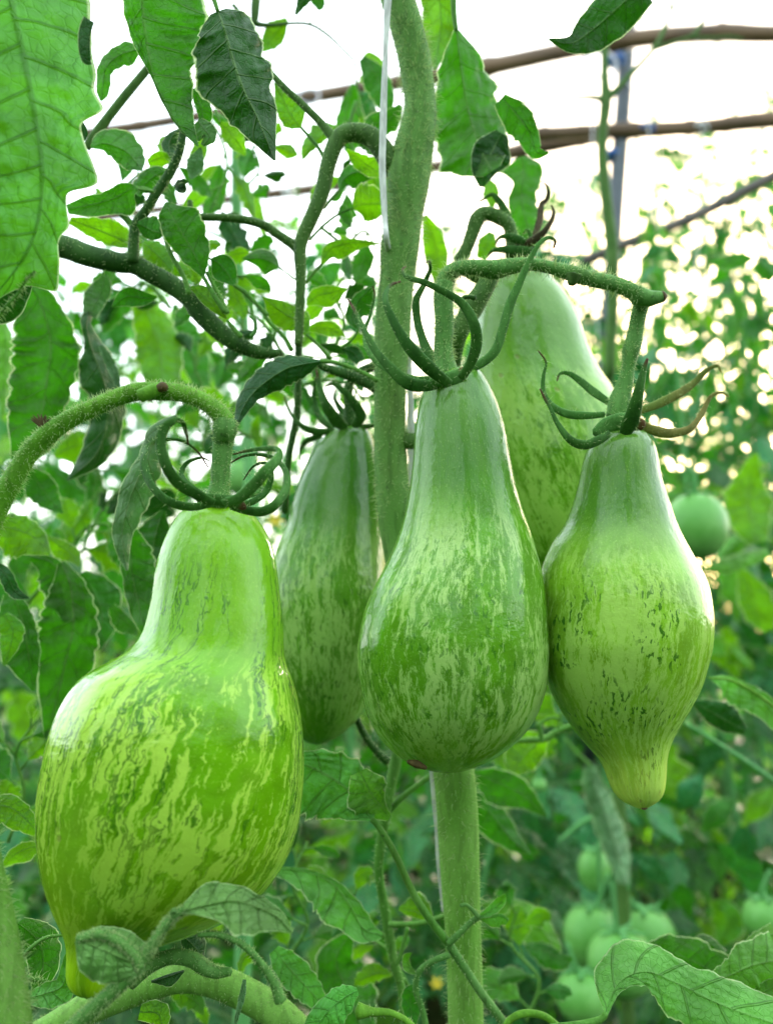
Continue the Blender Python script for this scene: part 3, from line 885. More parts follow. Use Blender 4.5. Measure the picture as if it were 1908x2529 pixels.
# right of the low stem
ptube('branch', mp, H, [(860, 150), (790, 175), (740, 205), (700, 210), (600, 215), (480, 225)], [13, 13, 13, 12, 11, 10], .40, MAT['stalk'], hair=90)
ptube('branch', mp, H, [(725, 220), (718, 180), (708, 145)], [10, 10, 13], .39, MAT['stalk'])
ptube('branch', mp, H, [(710, 150), (760, 120), (800, 125), (800, 100), (790, 165)], [5, 5, 6, 5, 4], .39, MAT['stalk'])
leaf(mp, H, [(745, 200), (700, 250), (640, 310), (588, 365)], [10, 90, 80, 8], [10, 60, 60, 8], .44, 'leaf_bright', nt=4)
leaf(mp, H, [(770, 100), (720, 60), (700, 20)], [10, 60, 20], [10, 60, 20], .44, 'leaf_bright', nt=3)
leaf(mp, H, [(440, 345), (540, 390), (640, 440), (742, 522)], [15, 90, 60, 4], [10, 60, 55, 4], .42, 'leaf', nt=4, fa=.4)
leaf(mp, H, [(440, 440), (520, 520), (600, 620), (680, 682)], [40, 90, 50, 3], [30, 50, 40, 4], .42, 'leaf', nt=3, fa=.5)
leaf(mp, H, [(470, 880), (580, 885), (680, 940), (760, 1040), (790, 1100)], [10, 60, 90, 80, 20], [8, 20, 40, 40, 15], .46, 'leaf_pale', nt=3, rip=.12, quilt=.09)
leaf(mp, H, [(660, 1050), (740, 1080), (800, 1110), (850, 1100)], [15, 60, 50, 10], [10, 30, 20, 5], .45, 'leaf', nt=4)

# ------------------------------------------------------------------ the plant at the left edge
left_base = P(-110, 1500, .2)
lp = thing('tomato_plant', 'tomato plant at the left edge with large leaves hanging over the picture', 'tomato plant', (left_base[0], left_base[1], 0.0))
ws = W3(Z, [(-90, -250), (-95, 200), (-110, 700), (-130, 1200), (-110, 1700), (-60, 2050), (-12, 2300), (10, 2420), (24, 2529), (40, 2750)], .2)
lw_ = ws[-1].copy()
ws = np.vstack([ws] + [[lw_[0] + (left_base[0] - lw_[0]) * q_, lw_[1] + (left_base[1] - lw_[1]) * q_, lw_[2] * (1 - q_)] for q_ in (.05, .15, .35, .65, 1.0)])
v, q, tr, uv, c, r, fr = tube_data(ws, [x / FPX * .2 for x in (40, 40, 42, 44, 46, 48, 50, 50, 50, 50, 52, 54, 56, 60, 70)], 24, 7, lump=.04)
so_ = part('stem', lp, v, q, MAT['stem_low'], uv=uv, tris=tr)
hairs(so_, c[21:70], r[21:70], (fr[0][21:70], fr[1][21:70], fr[2][21:70]), 1600, .0008, .003, MAT['hair'], seed=4)

# dark branch across to the main stem, with its upright fork
dw = [px(I, p) for p in [(-250, 1560), (100, 1620), (420, 1680), (600, 1745), (800, 1790), (900, 1800), (1000, 1850), (1150, 1930), (1300, 2040)]] + \
     [px(J, p) for p in [(130, 1240), (260, 1370), (400, 1470), (560, 1535), (720, 1545)]]
ptube('branch', lp, Z, dw, [28, 28, 27, 27, 26, 26, 24, 24, 24, 24, 23, 21, 17, 10], .30, MAT['dark_branch'], hair=600, hl=(.0005, .0016), lump=.04, label='dark green hairy branch slanting down to the middle stem')
ptube('branch', mp, J, [(960, 1600), (1050, 1650), (1180, 1690), (1300, 1735), (1420, 1800)], [22, 30, 38, 40, 42], .302, MAT['dark_branch'], hair=160)
ptube('branch', lp, I, [(905, 1790), (915, 1650), (930, 1540), (1000, 1430), (1080, 1300), (1160, 1180), (1220, 1050), (1250, 920), (1270, 800)], [44, 36, 34, 32, 34, 34, 30, 26, 20], .297, MAT['dark_branch'], hair=450, hl=(.0006, .0026), lump=.04)
ptube('branch', lp, I, [(930, 1560), (880, 1510), (820, 1460)], [26, 22, 18], .297, MAT['stalk'])
ptube('branch', lp, I, [(1060, 1320), (1000, 1290), (930, 1280)], [14, 12, 10], .296, MAT['stalk'])
ptube('branch', lp, I, [(590, 1010), (640, 930), (740, 800), (850, 660), (1000, 480), (1080, 380)], [30, 32, 32, 32, 30, 28], .33, MAT['branch'], label='slanting greyish green branch above the left leaves')
ptube('leaf_stalk', lp, A, [(812, 1262), (790, 1190), (745, 1110), (715, 1040), (700, 960), (715, 870)], [13, 10, 9, 9, 7, 6], .292, MAT['stalk'], hair=70)
ptube('leaf_stalk', lp, J, [(330, 1250), (285, 1150), (235, 1060), (180, 950)], [20, 16, 15, 14], .292, MAT['stalk'], hair=50)
ptube('leaf_stalk', lp, J, [(620, 1265), (540, 1180), (460, 1100), (380, 1045)], [18, 17, 17, 14], .294, MAT['stalk'])
ptube('leaf_stalk', lp, J, [(800, 1520), (740, 1420), (660, 1340), (600, 1270)], [18, 15, 14, 13], .294, MAT['stalk'])
ptube('leaf_stalk', lp, J, [(430, 1420), (380, 1370), (330, 1300)], [22, 18, 10], .292, MAT['stalk'])
ptube('leaf_stalk', lp, J, [(500, 1420), (530, 1380), (530, 1310), (495, 1270)], [16, 15, 14, 10], .292, MAT['sepal_light'])

# big leaf filling the upper left corner
bm_ = [(40, -150), (95, 100), (150, 330), (205, 600), (250, 850), (285, 1080), (290, 1280), (270, 1480), (200, 1700), (80, 1880), (-60, 2050)]
be_ = np.array([(-150, 600), (0, 615), (60, 630), (160, 630), (300, 642), (430, 632), (480, 655), (560, 668), (590, 640), (650, 640), (700, 685), (785, 730), (805, 560), (850, 545), (930, 560), (1000, 585), (1100, 635),
                (1185, 672), (1225, 600), (1260, 455), (1330, 445), (1400, 455), (1480, 478), (1540, 415), (1600, 395), (1700, 415), (1825, 435), (1850, 250), (1900, 160), (1960, 70), (2060, -50)], float)
bc_ = catmull(np.array(bm_, float), 160)
bx_ = np.interp(bc_[:, 1], be_[:, 0], be_[:, 1])
bx_ = np.convolve(np.pad(bx_, 2, mode='edge'), np.array([1, 2, 3, 2, 1]) / 9.0, 'valid')
bx_ = np.convolve(np.pad(bx_, 2, mode='edge'), np.array([1, 2, 3, 2, 1]) / 9.0, 'valid')
bb_ = np.maximum(bx_ - bc_[:, 0], 4)
leaf(lp, I, bm_, [420, 440, 460, 470, 460, 440, 400, 340, 260, 150, 10], bb_, .205, 'leaf_big', fa=-.2, fb=.45, nt=5, ser=.015, rip=.07, bend=0.0,
     quilt=.06, res=(160, 46), nv=9, curl=.12, sharp=True, label='largest leaf, with coarse veins, at the upper left corner')
leaf(lp, I, [(640, 150), (610, 260), (600, 400), (625, 440)], [70, 70, 45, 5], [5, 10, 25, 3], .207, 'leaf_dark', nt=2, ser=.02)
leaf(lp, I, [(-150, 1980), (0, 2020), (120, 1960), (240, 1850)], [150, 200, 120, 5], [10, 40, 40, 5], .212, 'leaf_dark', nt=2, ser=.02)
ptube('leaf_stalk', lp, I, [(-60, 2240), (20, 2120), (120, 2010), (190, 1900), (240, 1850)], [14, 12, 10, 9, 6], .208, MAT['stalk'], hair=160, hl=(.0008, .002))
leaf(lp, A, [(603, -60), (605, 60), (615, 160), (640, 290), (690, 410), (760, 530), (850, 628)], [80, 75, 55, 12, 8, 6, 3], [270, 275, 250, 190, 140, 85, 5], .262, 'leaf', fa=.5, fb=.15, nt=5, ser=.12,
     rip=.05, quilt=.06, res=(80, 26), nv=8)
leaf(lp, A, [(850, 520), (880, 560), (900, 590), (870, 625)], [40, 60, 30, 10], [20, 45, 30, 8], .266, 'leaf_grey', nt=3)
leaf(lp, A, [(935, 48), (965, 130), (1005, 270), (1050, 400), (1110, 520), (1180, 690)], [35, 95, 120, 165, 172, 185, 130, 110, 60, 4], [40, 100, 128, 150, 135, 158, 115, 95, 50, 4], .255, 'leaf_dark', fa=.35, fb=.7, nt=6, ser=.13,
     rip=.16, curl=.25, quilt=.07, res=(80, 26), nv=8, stalk=[(920, 0), (900, -60)], sr=12)
leaf(lp, A, [(830, 380), (850, 430), (870, 500), (850, 540)], [10, 20, 20, 5], [10, 45, 40, 8], .27, 'leaf', nt=3)
leaf(lp, I, [(965, 335), (890, 350), (800, 385), (720, 470), (700, 620), (690, 690)], [10, 60, 55, 50, 40, 8], [8, 75, 70, 50, 45, 8], .30, 'leaf', fa=.6, fb=-.4, nt=6, rip=.14)
leaf(lp, I, [(622, 1005), (700, 960), (830, 1000), (920, 1090), (968, 1165)], [8, 60, 100, 90, 5], [8, 90, 120, 75, 5], .30, 'leaf', nt=4)
leaf(lp, I, [(945, 1290), (870, 1280), (760, 1330), (620, 1380), (460, 1430)], [5, 40, 70, 60, 60, 30], [5, 60, 140, 90, 70, 30], .292, 'leaf', nt=3, ser=.12, stalk=[(1045, 1310)], sr=14)
leaf(lp, I, [(905, 1690), (800, 1620), (660, 1560), (480, 1500)], [8, 100, 90, 20], [8, 60, 70, 30], .31, 'leaf_bright', nt=5)
leaf(lp, A, [(872, 1185), (840, 1100), (780, 1000), (740, 930), (715, 870)], [8, 70, 110, 90, 10], [8, 60, 70, 60, 10], .288, 'leaf', nt=4, stalk=[(920, 1270), (965, 1340)], sr=12)
leaf(lp, A, [(705, 1000), (660, 990), (620, 970), (590, 960)], [10, 70, 50, 10], [10, 40, 40, 8], .291, 'leaf', nt=3)
leaf(lp, J, [(385, 1050), (330, 960), (270, 890), (215, 850)], [8, 80, 90, 10], [8, 90, 90, 15], .298, 'leaf', nt=3, ser=.04)
leaf(lp, J, [(320, 1290), (220, 1190), (130, 1110), (60, 1060)], [8, 70, 70, 10], [5, 40, 30, 8], .293, 'leaf_bright', nt=4)
leaf(lp, A, [(615, 1040), (660, 1080), (710, 1130), (740, 1170)], [10, 50, 40, 5], [10, 50, 40, 5], .32, 'leaf_bright', nt=3)
leaf(lp, I, [(1070, 2030), (980, 2040), (870, 2030), (765, 2095)], [8, 50, 60, 4], [8, 50, 70, 4], .305, 'leaf', nt=2, ser=.03)
leaf(lp, I, [(1170, 1100), (1100, 1080), (1010, 1110)], [10, 50, 20], [10, 60, 30], .31, 'leaf_bright', nt=3)
leaf(lp, I, [(1150, 1160), (1060, 1190), (960, 1280), (950, 1340)], [10, 60, 60, 8], [10, 60, 50, 8], .305, 'leaf', nt=3)
leaf(lp, I, [(1230, 880), (1170, 930), (1150, 1000), (1190, 1100)], [8, 30, 50, 10], [8, 60, 60, 10], .31, 'leaf_dark', nt=3)
leaf(lp, I, [(1370, 1010), (1330, 1120), (1300, 1220)], [10, 60, 10], [10, 60, 10], .31, 'leaf_grey', nt=3)
leaf(lp, I, [(560, 830), (575, 900), (580, 960)], [10, 25, 5], [10, 20, 5], .22, 'leaf_dark', nt=2)
# withered flower head on the fork
for k in range(13):
    a = k * 2.39
    x0, y0 = 1240 - 22 * math.cos(a), 1275 - 18 * math.sin(a)
    rk = 45 + 35 * ((k * 7) % 5) / 4
    leaf(lp, I, [(x0, y0, -.002), (x0 + rk * .6 * math.cos(a), y0 + rk * .5 * math.sin(a), -.003 + .0015 * (k % 3)), (x0 + rk * math.cos(a + .6), y0 + rk * .9 * math.sin(a + .6))], [14, 30, 4], [14, 26, 4], .292,
         'leaf_dark', nt=2, rip=.5, res=(14, 5), name='withered_bract')

# long leaves hanging in the left half
leaf(lp, K, [(190, -20), (270, 130), (325, 330), (335, 480), (310, 650), (285, 850), (240, 1020), (90, 1290)], [50, 160, 235, 250, 240, 230, 190, 10], [40, 110, 160, 190, 170, 140, 150, 10], .33, 'leaf',
     fa=.4, fb=.35, nt=9, rip=.12, quilt=.09, res=(90, 26), nv=10)
leaf(lp, K, [(720, -60), (690, 20), (650, 110), (615, 220)], [20, 70, 90, 50], [20, 60, 60, 45], .335, 'leaf_grey', nt=2, ser=.12, rip=.1)
leaf(lp, K, [(610, 190), (600, 280), (625, 400), (660, 500), (710, 620), (750, 760), (745, 940), (670, 1160), (462, 1348)], [30, 40, 30, 60, 140, 150, 125, 120, 100, 5], [30, 30, 60, 100, 110, 80, 115, 110, 80, 5], .335,
     'leaf_dark', fa=.5, fb=.9, nt=8, rip=.16, quilt=.09, res=(90, 22), curl=.3)
leaf(lp, K, [(690, 420), (740, 520), (790, 640), (815, 780)], [20, 35, 30, 10], [10, 30, 25, 10], .330, 'leaf_grey', nt=4, rip=.15)
leaf(lp, K, [(960, 90), (1000, 250), (1060, 450), (1110, 700)], [70, 120, 170, 110], [50, 140, 165, 110], .43, 'leaf_bright', nt=6, fb=.5, rip=.08)
leaf(lp, K, [(1190, 140), (1250, 330), (1310, 500), (1380, 740)], [15, 90, 100, 30], [15, 100, 110, 60], .52, 'leaf', nt=6, rip=.1)
leaf(lp, K, [(1210, 900), (1090, 1020), (1030, 1200), (950, 1380), (880, 1580), (850, 1760), (870, 1960)], [10, 60, 60, 80, 70, 60, 10], [10, 70, 110, 140, 110, 60, 8], .30, 'leaf_grey', fa=.3, fb=.6, nt=7,
     rip=.12, quilt=.07, res=(70, 20))
leaf(lp, K, [(900, 1640), (870, 1800), (870, 2000), (930, 2230), (1010, 2450)], [10, 80, 70, 70, 10], [10, 130, 170, 120, 10], .315, 'leaf', nt=8, rip=.1, fa=.5, fb=.1, quilt=.06, res=(60, 18))
leaf(lp, C, [(700, 800), (660, 900), (640, 1000), (600, 1150)], [10, 80, 90, 20], [10, 70, 90, 20], .335, 'leaf_dark', nt=5, rip=.1)
leaf(lp, K, [(370, 1180), (450, 1130), (560, 1090), (645, 1080)], [10, 110, 120, 10], [10, 70, 90, 10], .40, 'leaf_bright', nt=4)
leaf(lp, K, [(200, 1260), (250, 1370), (330, 1480), (430, 1570)], [20, 110, 80, 5], [20, 100, 70, 5], .36, 'leaf', nt=5)
leaf(lp, K, [(-80, 1640), (60, 1680), (200, 1740), (345, 1850)], [60, 190, 170, 10], [30, 110, 80, 5], .33, 'leaf_bright', nt=5, rip=.1)
leaf(lp, K, [(325, 1730), (400, 1800), (480, 1860), (545, 1930)], [20, 80, 60, 5], [10, 50, 50, 5], .36, 'leaf_bright', nt=4)
leaf(lp, K, [(205, 1870), (320, 1900), (410, 2000), (460, 2120), (500, 2300)], [20, 130, 170, 160, 60], [10, 40, 50, 60, 40], .34, 'leaf', fa=.1, fb=.7, nt=5, rip=.08)
leaf(lp, K, [(-60, 1900), (40, 1980), (110, 2100), (200, 2150)], [20, 50, 50, 5], [20, 40, 30, 5], .30, 'leaf_dark', nt=5)
leaf(lp, L, [(300, -20), (350, 120), (360, 300), (310, 520), (225, 850)], [20, 110, 160, 120, 8], [20, 80, 120, 120, 8], .34, 'leaf', fa=.3, fb=.5, nt=9, rip=.1, quilt=.07, res=(70, 20))
leaf(lp, L, [(60, 120), (120, 260), (150, 420), (165, 600)], [40, 130, 120, 10], [30, 50, 50, 8], .33, 'leaf', nt=8, rip=.1)
leaf(lp, L, [(400, 30), (440, 130), (480, 250), (470, 400)], [20, 80, 70, 20], [20, 110, 90, 20], .37, 'leaf', nt=5)
leaf(lp, L, [(20, 230), (60, 300), (50, 380), (20, 480)], [50, 60, 50, 5], [20, 50, 40, 5], .31, 'leaf_bright', nt=4)
leaf(lp, L, [(540, 190), (590, 250), (640, 300), (665, 335)], [20, 60, 40, 3], [20, 30, 20, 3], .36, 'leaf', nt=4)
leaf(lp, G, [(-60, 500), (40, 510), (110, 560), (160, 620)], [60, 70, 60, 20], [30, 50, 40, 10], .28, 'leaf_bright', nt=4)
leaf(lp, G, [(0, 775), (60, 720), (120, 690), (170, 680)], [5, 40, 50, 20], [5, 30, 30, 10], .30, 'leaf_bright', nt=2)
leaf(lp, K, [(10, 230), (40, 420), (30, 600), (20, 900)], [30, 60, 60, 10], [20, 50, 45, 10], .42, 'leaf_pale', nt=5)
leaf(lp, K, [(560, 720), (600, 760), (640, 730)], [20, 60, 5], [10, 20, 5], .40, 'leaf_pale', nt=2)
leaf(lp, K, [(440, 780), (470, 860), (500, 960)], [20, 60, 30], [10, 70, 30], .42, 'leaf_pale', nt=3)
leaf(lp, G, [(80, 1010), (140, 1100), (170, 1200), (160, 1330)], [30, 70, 60, 20], [30, 80, 70, 20], .25, 'leaf', nt=4)
leaf(lp, G, [(120, 1330), (200, 1300), (280, 1260), (290, 1140)], [20, 60, 60, 10], [20, 40, 40, 10], .232, 'leaf_pale', nt=3)
ptube('leaf_stalk', lp, G, [(90, 1160), (140, 1110), (200, 1070), (270, 1060)], [10, 9, 8, 6], .24, MAT['stalk'], hair=30)
ptube('leaf_stalk', lp, G, [(100, 1240), (150, 1250), (220, 1265)], [12, 9, 6], .24, MAT['stalk'], hair=60, hl=(.001, .003))
ptube('leaf_stalk', lp, K, [(960, 1200), (860, 1350), (740, 1490), (640, 1640), (560, 1840)], [16, 15, 15, 13, 12], .48, MAT['stalk'])
ptube('leaf_stalk', lp, G, [(1440, 380), (1450, 440), (1480, 480), (1540, 560)], [10, 10, 10, 10], .40, MAT['stalk'])

# arching thick stem and leaves at the bottom left
ptube('branch', lp, G, [(-40, 1560), (150, 1500), (330, 1400), (480, 1330), (640, 1275), (800, 1240), (950, 1265), (1080, 1330), (1200, 1400), (1330, 1520)], [62, 62, 60, 62, 66, 66, 68, 66, 64, 62], .268,
      MAT['stem_low'], ns=24, hair=900, hl=(.0004, .0012), lump=.05)
ptube('branch', lp, G, [(560, 1260), (640, 1190), (730, 1155), (820, 1160), (880, 1200), (930, 1220), (990, 1215)], [36, 33, 28, 30, 34, 28, 18], .235, MAT['truss'], hair=350, hl=(.0004, .0012), lump=.08)
ptube('leaf_stalk', lp, G, [(850, 1060), (940, 1060), (1040, 1100), (1120, 1180), (1175, 1260), (1205, 1340)], [10, 13, 14, 16, 20, 28], .215, MAT['truss'], hair=250, hl=(.0004, .0012))
ptube('leaf_stalk', lp, G, [(240, 1530), (330, 1441), (420, 1360), (520, 1270), (600, 1200), (650, 1110), (710, 1020), (760, 970), (820, 940)], [36, 35, 34, 32, 28, 24, 22, 20, 17], .197, MAT['truss'], ns=16,
      hair=1500, hl=(.0003, .0010))
ptube('leaf_stalk', lp, G, [(605, 1195), (585, 1150), (520, 1090), (430, 1055), (335, 1075)], [24, 22, 20, 20, 18], .196, MAT['truss'], ns=14, hair=500, hl=(.0003, .0010))
leaf(lp, G, [(790, 955), (900, 930), (1000, 915), (1100, 940), (1190, 985), (1255, 1048)], [10, 55, 120, 120, 65, 4], [30, 90, 65, 45, 30, 4], .194, 'leaf_soft', fa=-.35, fb=.5, nt=4, ser=.12, rip=.18, quilt=.06,
     res=(60, 22))
leaf(lp, G, [(330, 1075), (400, 1090), (480, 1120), (560, 1160), (650, 1180)], [12, 100, 120, 90, 20], [10, 75, 100, 100, 60], .196, 'leaf_soft', fa=.3, fb=.5, nt=4, ser=.06, rip=.15, quilt=.06, res=(50, 20))
leaf(lp, G, [(760, 965), (745, 960), (740, 985)], [5, 14, 3], [5, 14, 3], .194, 'leaf_soft', nt=1)
leaf(lp, G, [(650, 1260), (720, 1250), (790, 1215)], [5, 40, 5], [5, 10, 5], .252, 'leaf_dark', nt=2)
leaf(lp, G, [(780, 1060), (830, 1110), (870, 1160)], [10, 50, 10], [10, 60, 10], .262, 'leaf_dark', nt=2)
leaf(lp, G, [(700, 1480), (680, 1400), (600, 1390)], [10, 50, 30], [10, 40, 30], .235, 'leaf_bright', nt=3)
leaf(lp, G, [(1050, 1250), (1040, 1320), (1010, 1440)], [8, 14, 8], [8, 14, 8], .252, 'leaf_grey', nt=2, name='dry_bract')

# ------------------------------------------------------------------ the plant at the lower right
rb = P(2050, 2400, .3)
rp = thing('tomato_plant', 'tomato plant beyond the right edge reaching in with pale green leaves at the lower right', 'tomato plant', (rb[0], rb[1], 0))
wr = [P(2080, 900, .42), P(2060, 1500, .40), P(2050, 2000, .36), P(2050, 2400, .32), [rb[0], rb[1], .2], [rb[0], rb[1], 0]]
tube('stem', rp, wr, [.004, .005, .006, .007, .008, .010], MAT['stem'], ns=14)
leaf(rp, H, [(985, 1330), (1060, 1260), (1190, 1240), (1330, 1290), (1500, 1350), (1760, 1400)], [8, 30, 60, 130, 150, 120], [8, 110, 125, 90, 110, 90], .245, 'leaf_young', fa=-.3, fb=.35, nt=6, ser=.14,
     rip=.07, quilt=.05, res=(80, 26), stalk=[(960, 1355), (880, 1375), (760, 1390)], sr=18)
ptube('leaf_stalk', rp, H, [(560, 1420), (590, 1360), (650, 1330), (730, 1340), (800, 1390)], [14, 14, 15, 15, 14], .27, MAT['truss_bright'])
leaf(rp, H, [(1120, 1100), (1230, 1090), (1340, 1130), (1440, 1170), (1669, 1190)], [8, 25, 30, 40, 40], [8, 60, 90, 80, 40], .33, 'leaf', nt=5, rip=.1)
leaf(rp, H, [(1380, 1210), (1480, 1160), (1570, 1120), (1700, 1110)], [20, 70, 80, 60], [20, 50, 90, 110], .29, 'leaf_pale', nt=5, rip=.2, quilt=.1)
leaf(rp, H, [(1540, 1080), (1600, 1040), (1680, 1000)], [20, 60, 60], [10, 30, 40], .32, 'leaf_pale', nt=4, rip=.15)
leaf(rp, H, [(1320, 1080), (1390, 1040), (1470, 1090)], [10, 60, 20], [10, 25, 20], .34, 'leaf', nt=3)
leaf(rp, H, [(1560, 1290), (1640, 1240), (1720, 1200)], [10, 40, 30], [10, 30, 30], .285, 'leaf_bright', nt=3)
leaf(rp, V, [(1240, 1440), (1380, 1455), (1520, 1530), (1640, 1620), (1760, 1800)], [10, 110, 150, 110, 60], [5, 20, 40, 60, 40], .38, 'leaf_pale', fa=-.3, fb=.5, nt=6, rip=.12, quilt=.08)
leaf(rp, V, [(1120, 1600), (1230, 1660), (1350, 1730), (1480, 1800)], [10, 70, 80, 20], [10, 90, 110, 30], .41, 'leaf_dark', nt=4, ser=.15)
ptube('leaf_stalk', rp, V, [(1080, 1750), (1240, 1850), (1400, 1950), (1580, 2070), (1800, 2230)], [13, 14, 15, 15, 16], .55, MAT['far_stem'])
ptube('leaf_stalk', rp, V, [(1230, 1440), (1360, 1450), (1500, 1510), (1640, 1610), (1800, 1740)], [7, 9, 10, 11, 12], .379, MAT['truss_bright'])

# ------------------------------------------------------------------ twine that holds the main stem
tw = W3(Z, [(966, -150), (958, -20), (952, 120), (946, 300), (944, 420), (950, 540), (956, 600)], .2905)
tw2 = W3(Z, [(956, 600), (975, 690), (1000, 780), (1008, 870), (1013, 1000), (1015, 1120), (1014, 1260), (1025, 1450), (1045, 1700), (1066, 1900), (1074, 2000), (1082, 2100), (1096, 2250)], .318)
st = thing('support_string', 'white flat string running up beside the thick central stem', 'string', tw2[-1])
v, q, tr, uv, c, r, fr = tube_data(np.vstack([tw, tw2[1:]]), [x / FPX * .29 for x in (7.5, 8, 8, 8.5, 8, 7, 7, 7, 8, 9, 9, 9, 8, 8, 8, 7, 7, 7, 7)], 8, 14, flat=(FWD, .35), lump=.10)
part('strand', st, v, q, MAT['twine'], uv=uv, tris=tr)


# ------------------------------------------------------------------ fruits
def fruit_body(parent, rows, d, mat, swirl=0.0, lobes=5, lobe=0.02, ns=128, nr=150, lean=0.0, seed=0, depth=1.0, label=None, dents=()):
    rows = np.array(rows, float)
    sc_ = d / FPX
    cy = rows[:, 0]
    cx = (rows[:, 1] + rows[:, 2]) / 2
    rr = (rows[:, 2] - rows[:, 1]) / 2
    seg = np.hypot(np.diff(cy), np.diff(rr))
    arc = np.concatenate([[0], np.cumsum(np.maximum(seg, 1e-3))])
    cc = catmull(np.column_stack([cy, cx, rr, arc]), 600)
    tgt = np.linspace(0, arc[-1], nr)
    mono = np.maximum.accumulate(cc[:, 3])
    cy2, cx2, rr2 = (np.interp(tgt, mono, cc[:, k]) for k in range(3))
    rr2 = np.maximum(rr2, 0.0)
    ker = np.array([1, 2, 3, 2, 1]) / 9.0
    for arr in (rr2, cx2):
        sm = np.convolve(np.pad(arr, 2, mode='edge'), ker, 'valid')
        arr[3:-3] = sm[3:-3]
    v01 = tgt / arc[-1]
    rs = np.random.default_rng(seed)
    ph = rs.uniform(0, 6.28, 8)
    th = np.linspace(0, 2 * np.pi, ns, endpoint=False)
    env = np.sin(np.pi * np.clip(v01, 0, 1)) ** 0.5
    shape = 1 + env[:, None] * (lobe * np.cos(lobes * th + ph[0])[None, :] * (0.5 + 0.5 * np.sin(v01 * 5 + ph[1]))[:, None] + lobe * 0.6 * np.cos(3 * th[None, :] + ph[2] + 3 * v01[:, None])
                                + lobe * 0.25 * np.cos(11 * th[None, :] + ph[3] + 4 * v01[:, None]))
    for (vc, tc, vw, tw_, amp) in dents:
        dt = (th[None, :] - tc + np.pi) % (2 * np.pi) - np.pi
        shape += amp * np.exp(-((v01[:, None] - vc) / vw) ** 2 - (dt / tw_) ** 2)
    # true size of each round section from the angle it subtends
    yn = (1264.5 - cy2) / FPX
    kk = np.sqrt(1 + yn ** 2)
    f0, f1_ = np.arctan((cx2 - rr2 - 954) / FPX / kk), np.arctan((cx2 + rr2 - 954) / FPX / kk)
    fc, al = (f0 + f1_) / 2, (f1_ - f0) / 2
    dd = d + lean * (v01 - 0.5)
    Xc = dd * kk * np.tan(fc)
    R_ = (dd * kk / np.cos(fc) * np.sin(al))[:, None] * shape
    ray = (FWD[None, :] + UP[None, :] * yn[:, None]) / kk[:, None]
    cen = CAM + RIGHT[None, :] * Xc[:, None] + ray * (dd * kk)[:, None]
    pos = cen[:, None, :] + RIGHT * (np.cos(th)[None, :] * R_)[:, :, None] - ray[:, None, :] * (np.sin(th)[None, :] * R_ * depth)[:, :, None]
    vv = pos.reshape(-1, 3)
    n0 = len(vv)
    vv = np.vstack([vv, cen[0] + UP * 0.0003, cen[-1] - UP * 0.0003])
    j = np.arange(ns)
    tr = np.vstack([np.stack([np.full(ns, n0), (j + 1) % ns, j], 1), np.stack([np.full(ns, n0 + 1), (nr - 1) * ns + j, (nr - 1) * ns + (j + 1) % ns], 1)])
    sw_ = th[None, :] + swirl * v01[:, None]
    rad = (0.35 * R_ + 0.65 * 0.028)
    down = (tgt * sc_)[:, None] * np.ones(ns)[None, :]
    skin = np.stack([np.cos(sw_) * rad + seed * .37, np.sin(sw_) * rad, down], -1).reshape(-1, 3)
    skin = np.vstack([skin, [seed * .37, 0, 0], [seed * .37, 0, arc[-1] * sc_]])
    uv = np.stack([np.tile(th / 6.2832, nr), np.repeat(v01, ns)], 1)
    uv = np.vstack([uv, [0, 0], [0, 1]])
    o = part('fruit_body', parent, vv, grid_quads(nr, ns, True)[:, ::-1], MAT[mat], uv=uv, attr={'skin': skin}, tris=tr[:, ::-1], label=label)
    return o, cen, R_


def sepal(parent, R, pts, d, w0, mat, hair=40, ratio=.32, label=None, name='sepal', w=None):
    wts = w if w else [0.75 * w0, w0, 0.85 * w0, 0.6 * w0, 0.35 * w0, 0.14 * w0]
    w_ = W3(R, pts, d)
    v, q, tr, uv, c, r, fr = tube_data(w_, [1.02 * x * R[2] / FPX * d for x in wts], 10, 7, flat=(FWD * .7 + UP * .3, ratio), lump=.05, seed=len(pts))
    uv = np.vstack([np.stack([np.tile(np.linspace(0, 1, 10), len(c)), np.repeat(np.linspace(0, 1, len(c)), 10)], 1), [[0, 0], [0, 1]]])
    o = part(name, parent, v, q, MAT[mat], uv=uv, tris=tr, label=label)
    if hair:
        hairs(o, c, r, fr, hair, .0004, .0017, MAT['hair'], rad=.00005, seed=int(abs(pts[0][0])), droop=0)
    return o


def spine(pts, dz):
    """spread depth offsets along a list of pixel points"""
    z = lin(dz, len(pts))
    return [(p[0], p[1], float(q)) for p, q in zip(pts, z)]


GRP = 'pear shaped green tomatoes hanging in the foreground'
# 1: widest, at the left
D1 = .232
f1 = thing('pear_shaped_tomato', 'largest and widest striped tomato, yellow green, hanging at the left', 'tomato', P(400, 2460, D1), GRP)
rows = [(1238, 518, 548), (1240, 490, 575), (1248, 468, 597), (1264, 446, 620), (1290, 426, 642), (1340, 402, 670), (1400, 384, 684), (1460, 376, 691), (1520, 364, 699), (1570, 348, 702), (1610, 312, 704),
        (1645, 250, 712), (1680, 194, 726), (1740, 152, 742), (1800, 127, 751), (1860, 111, 755), (1920, 100, 754), (1980, 91, 750), (2040, 89, 741), (2100, 92, 722), (2160, 100, 690), (2210, 113, 650),
        (2250, 127, 602), (2285, 142, 545), (2315, 156, 470), (2340, 162, 390), (2365, 164, 320), (2390, 163, 285), (2415, 162, 272), (2440, 168, 262), (2456, 182, 248), (2464, 200, 232), (2466, 210, 220)]
fruit_body(f1, rows, D1, 'skin_wide', swirl=-0.8, lobes=5, lobe=.018, seed=1, lean=-.01, dents=[(.36, 1.4, .05, .7, -.02), (.78, 2.0, .12, .25, -.012), (.5, 2.6, .2, .3, .015)])
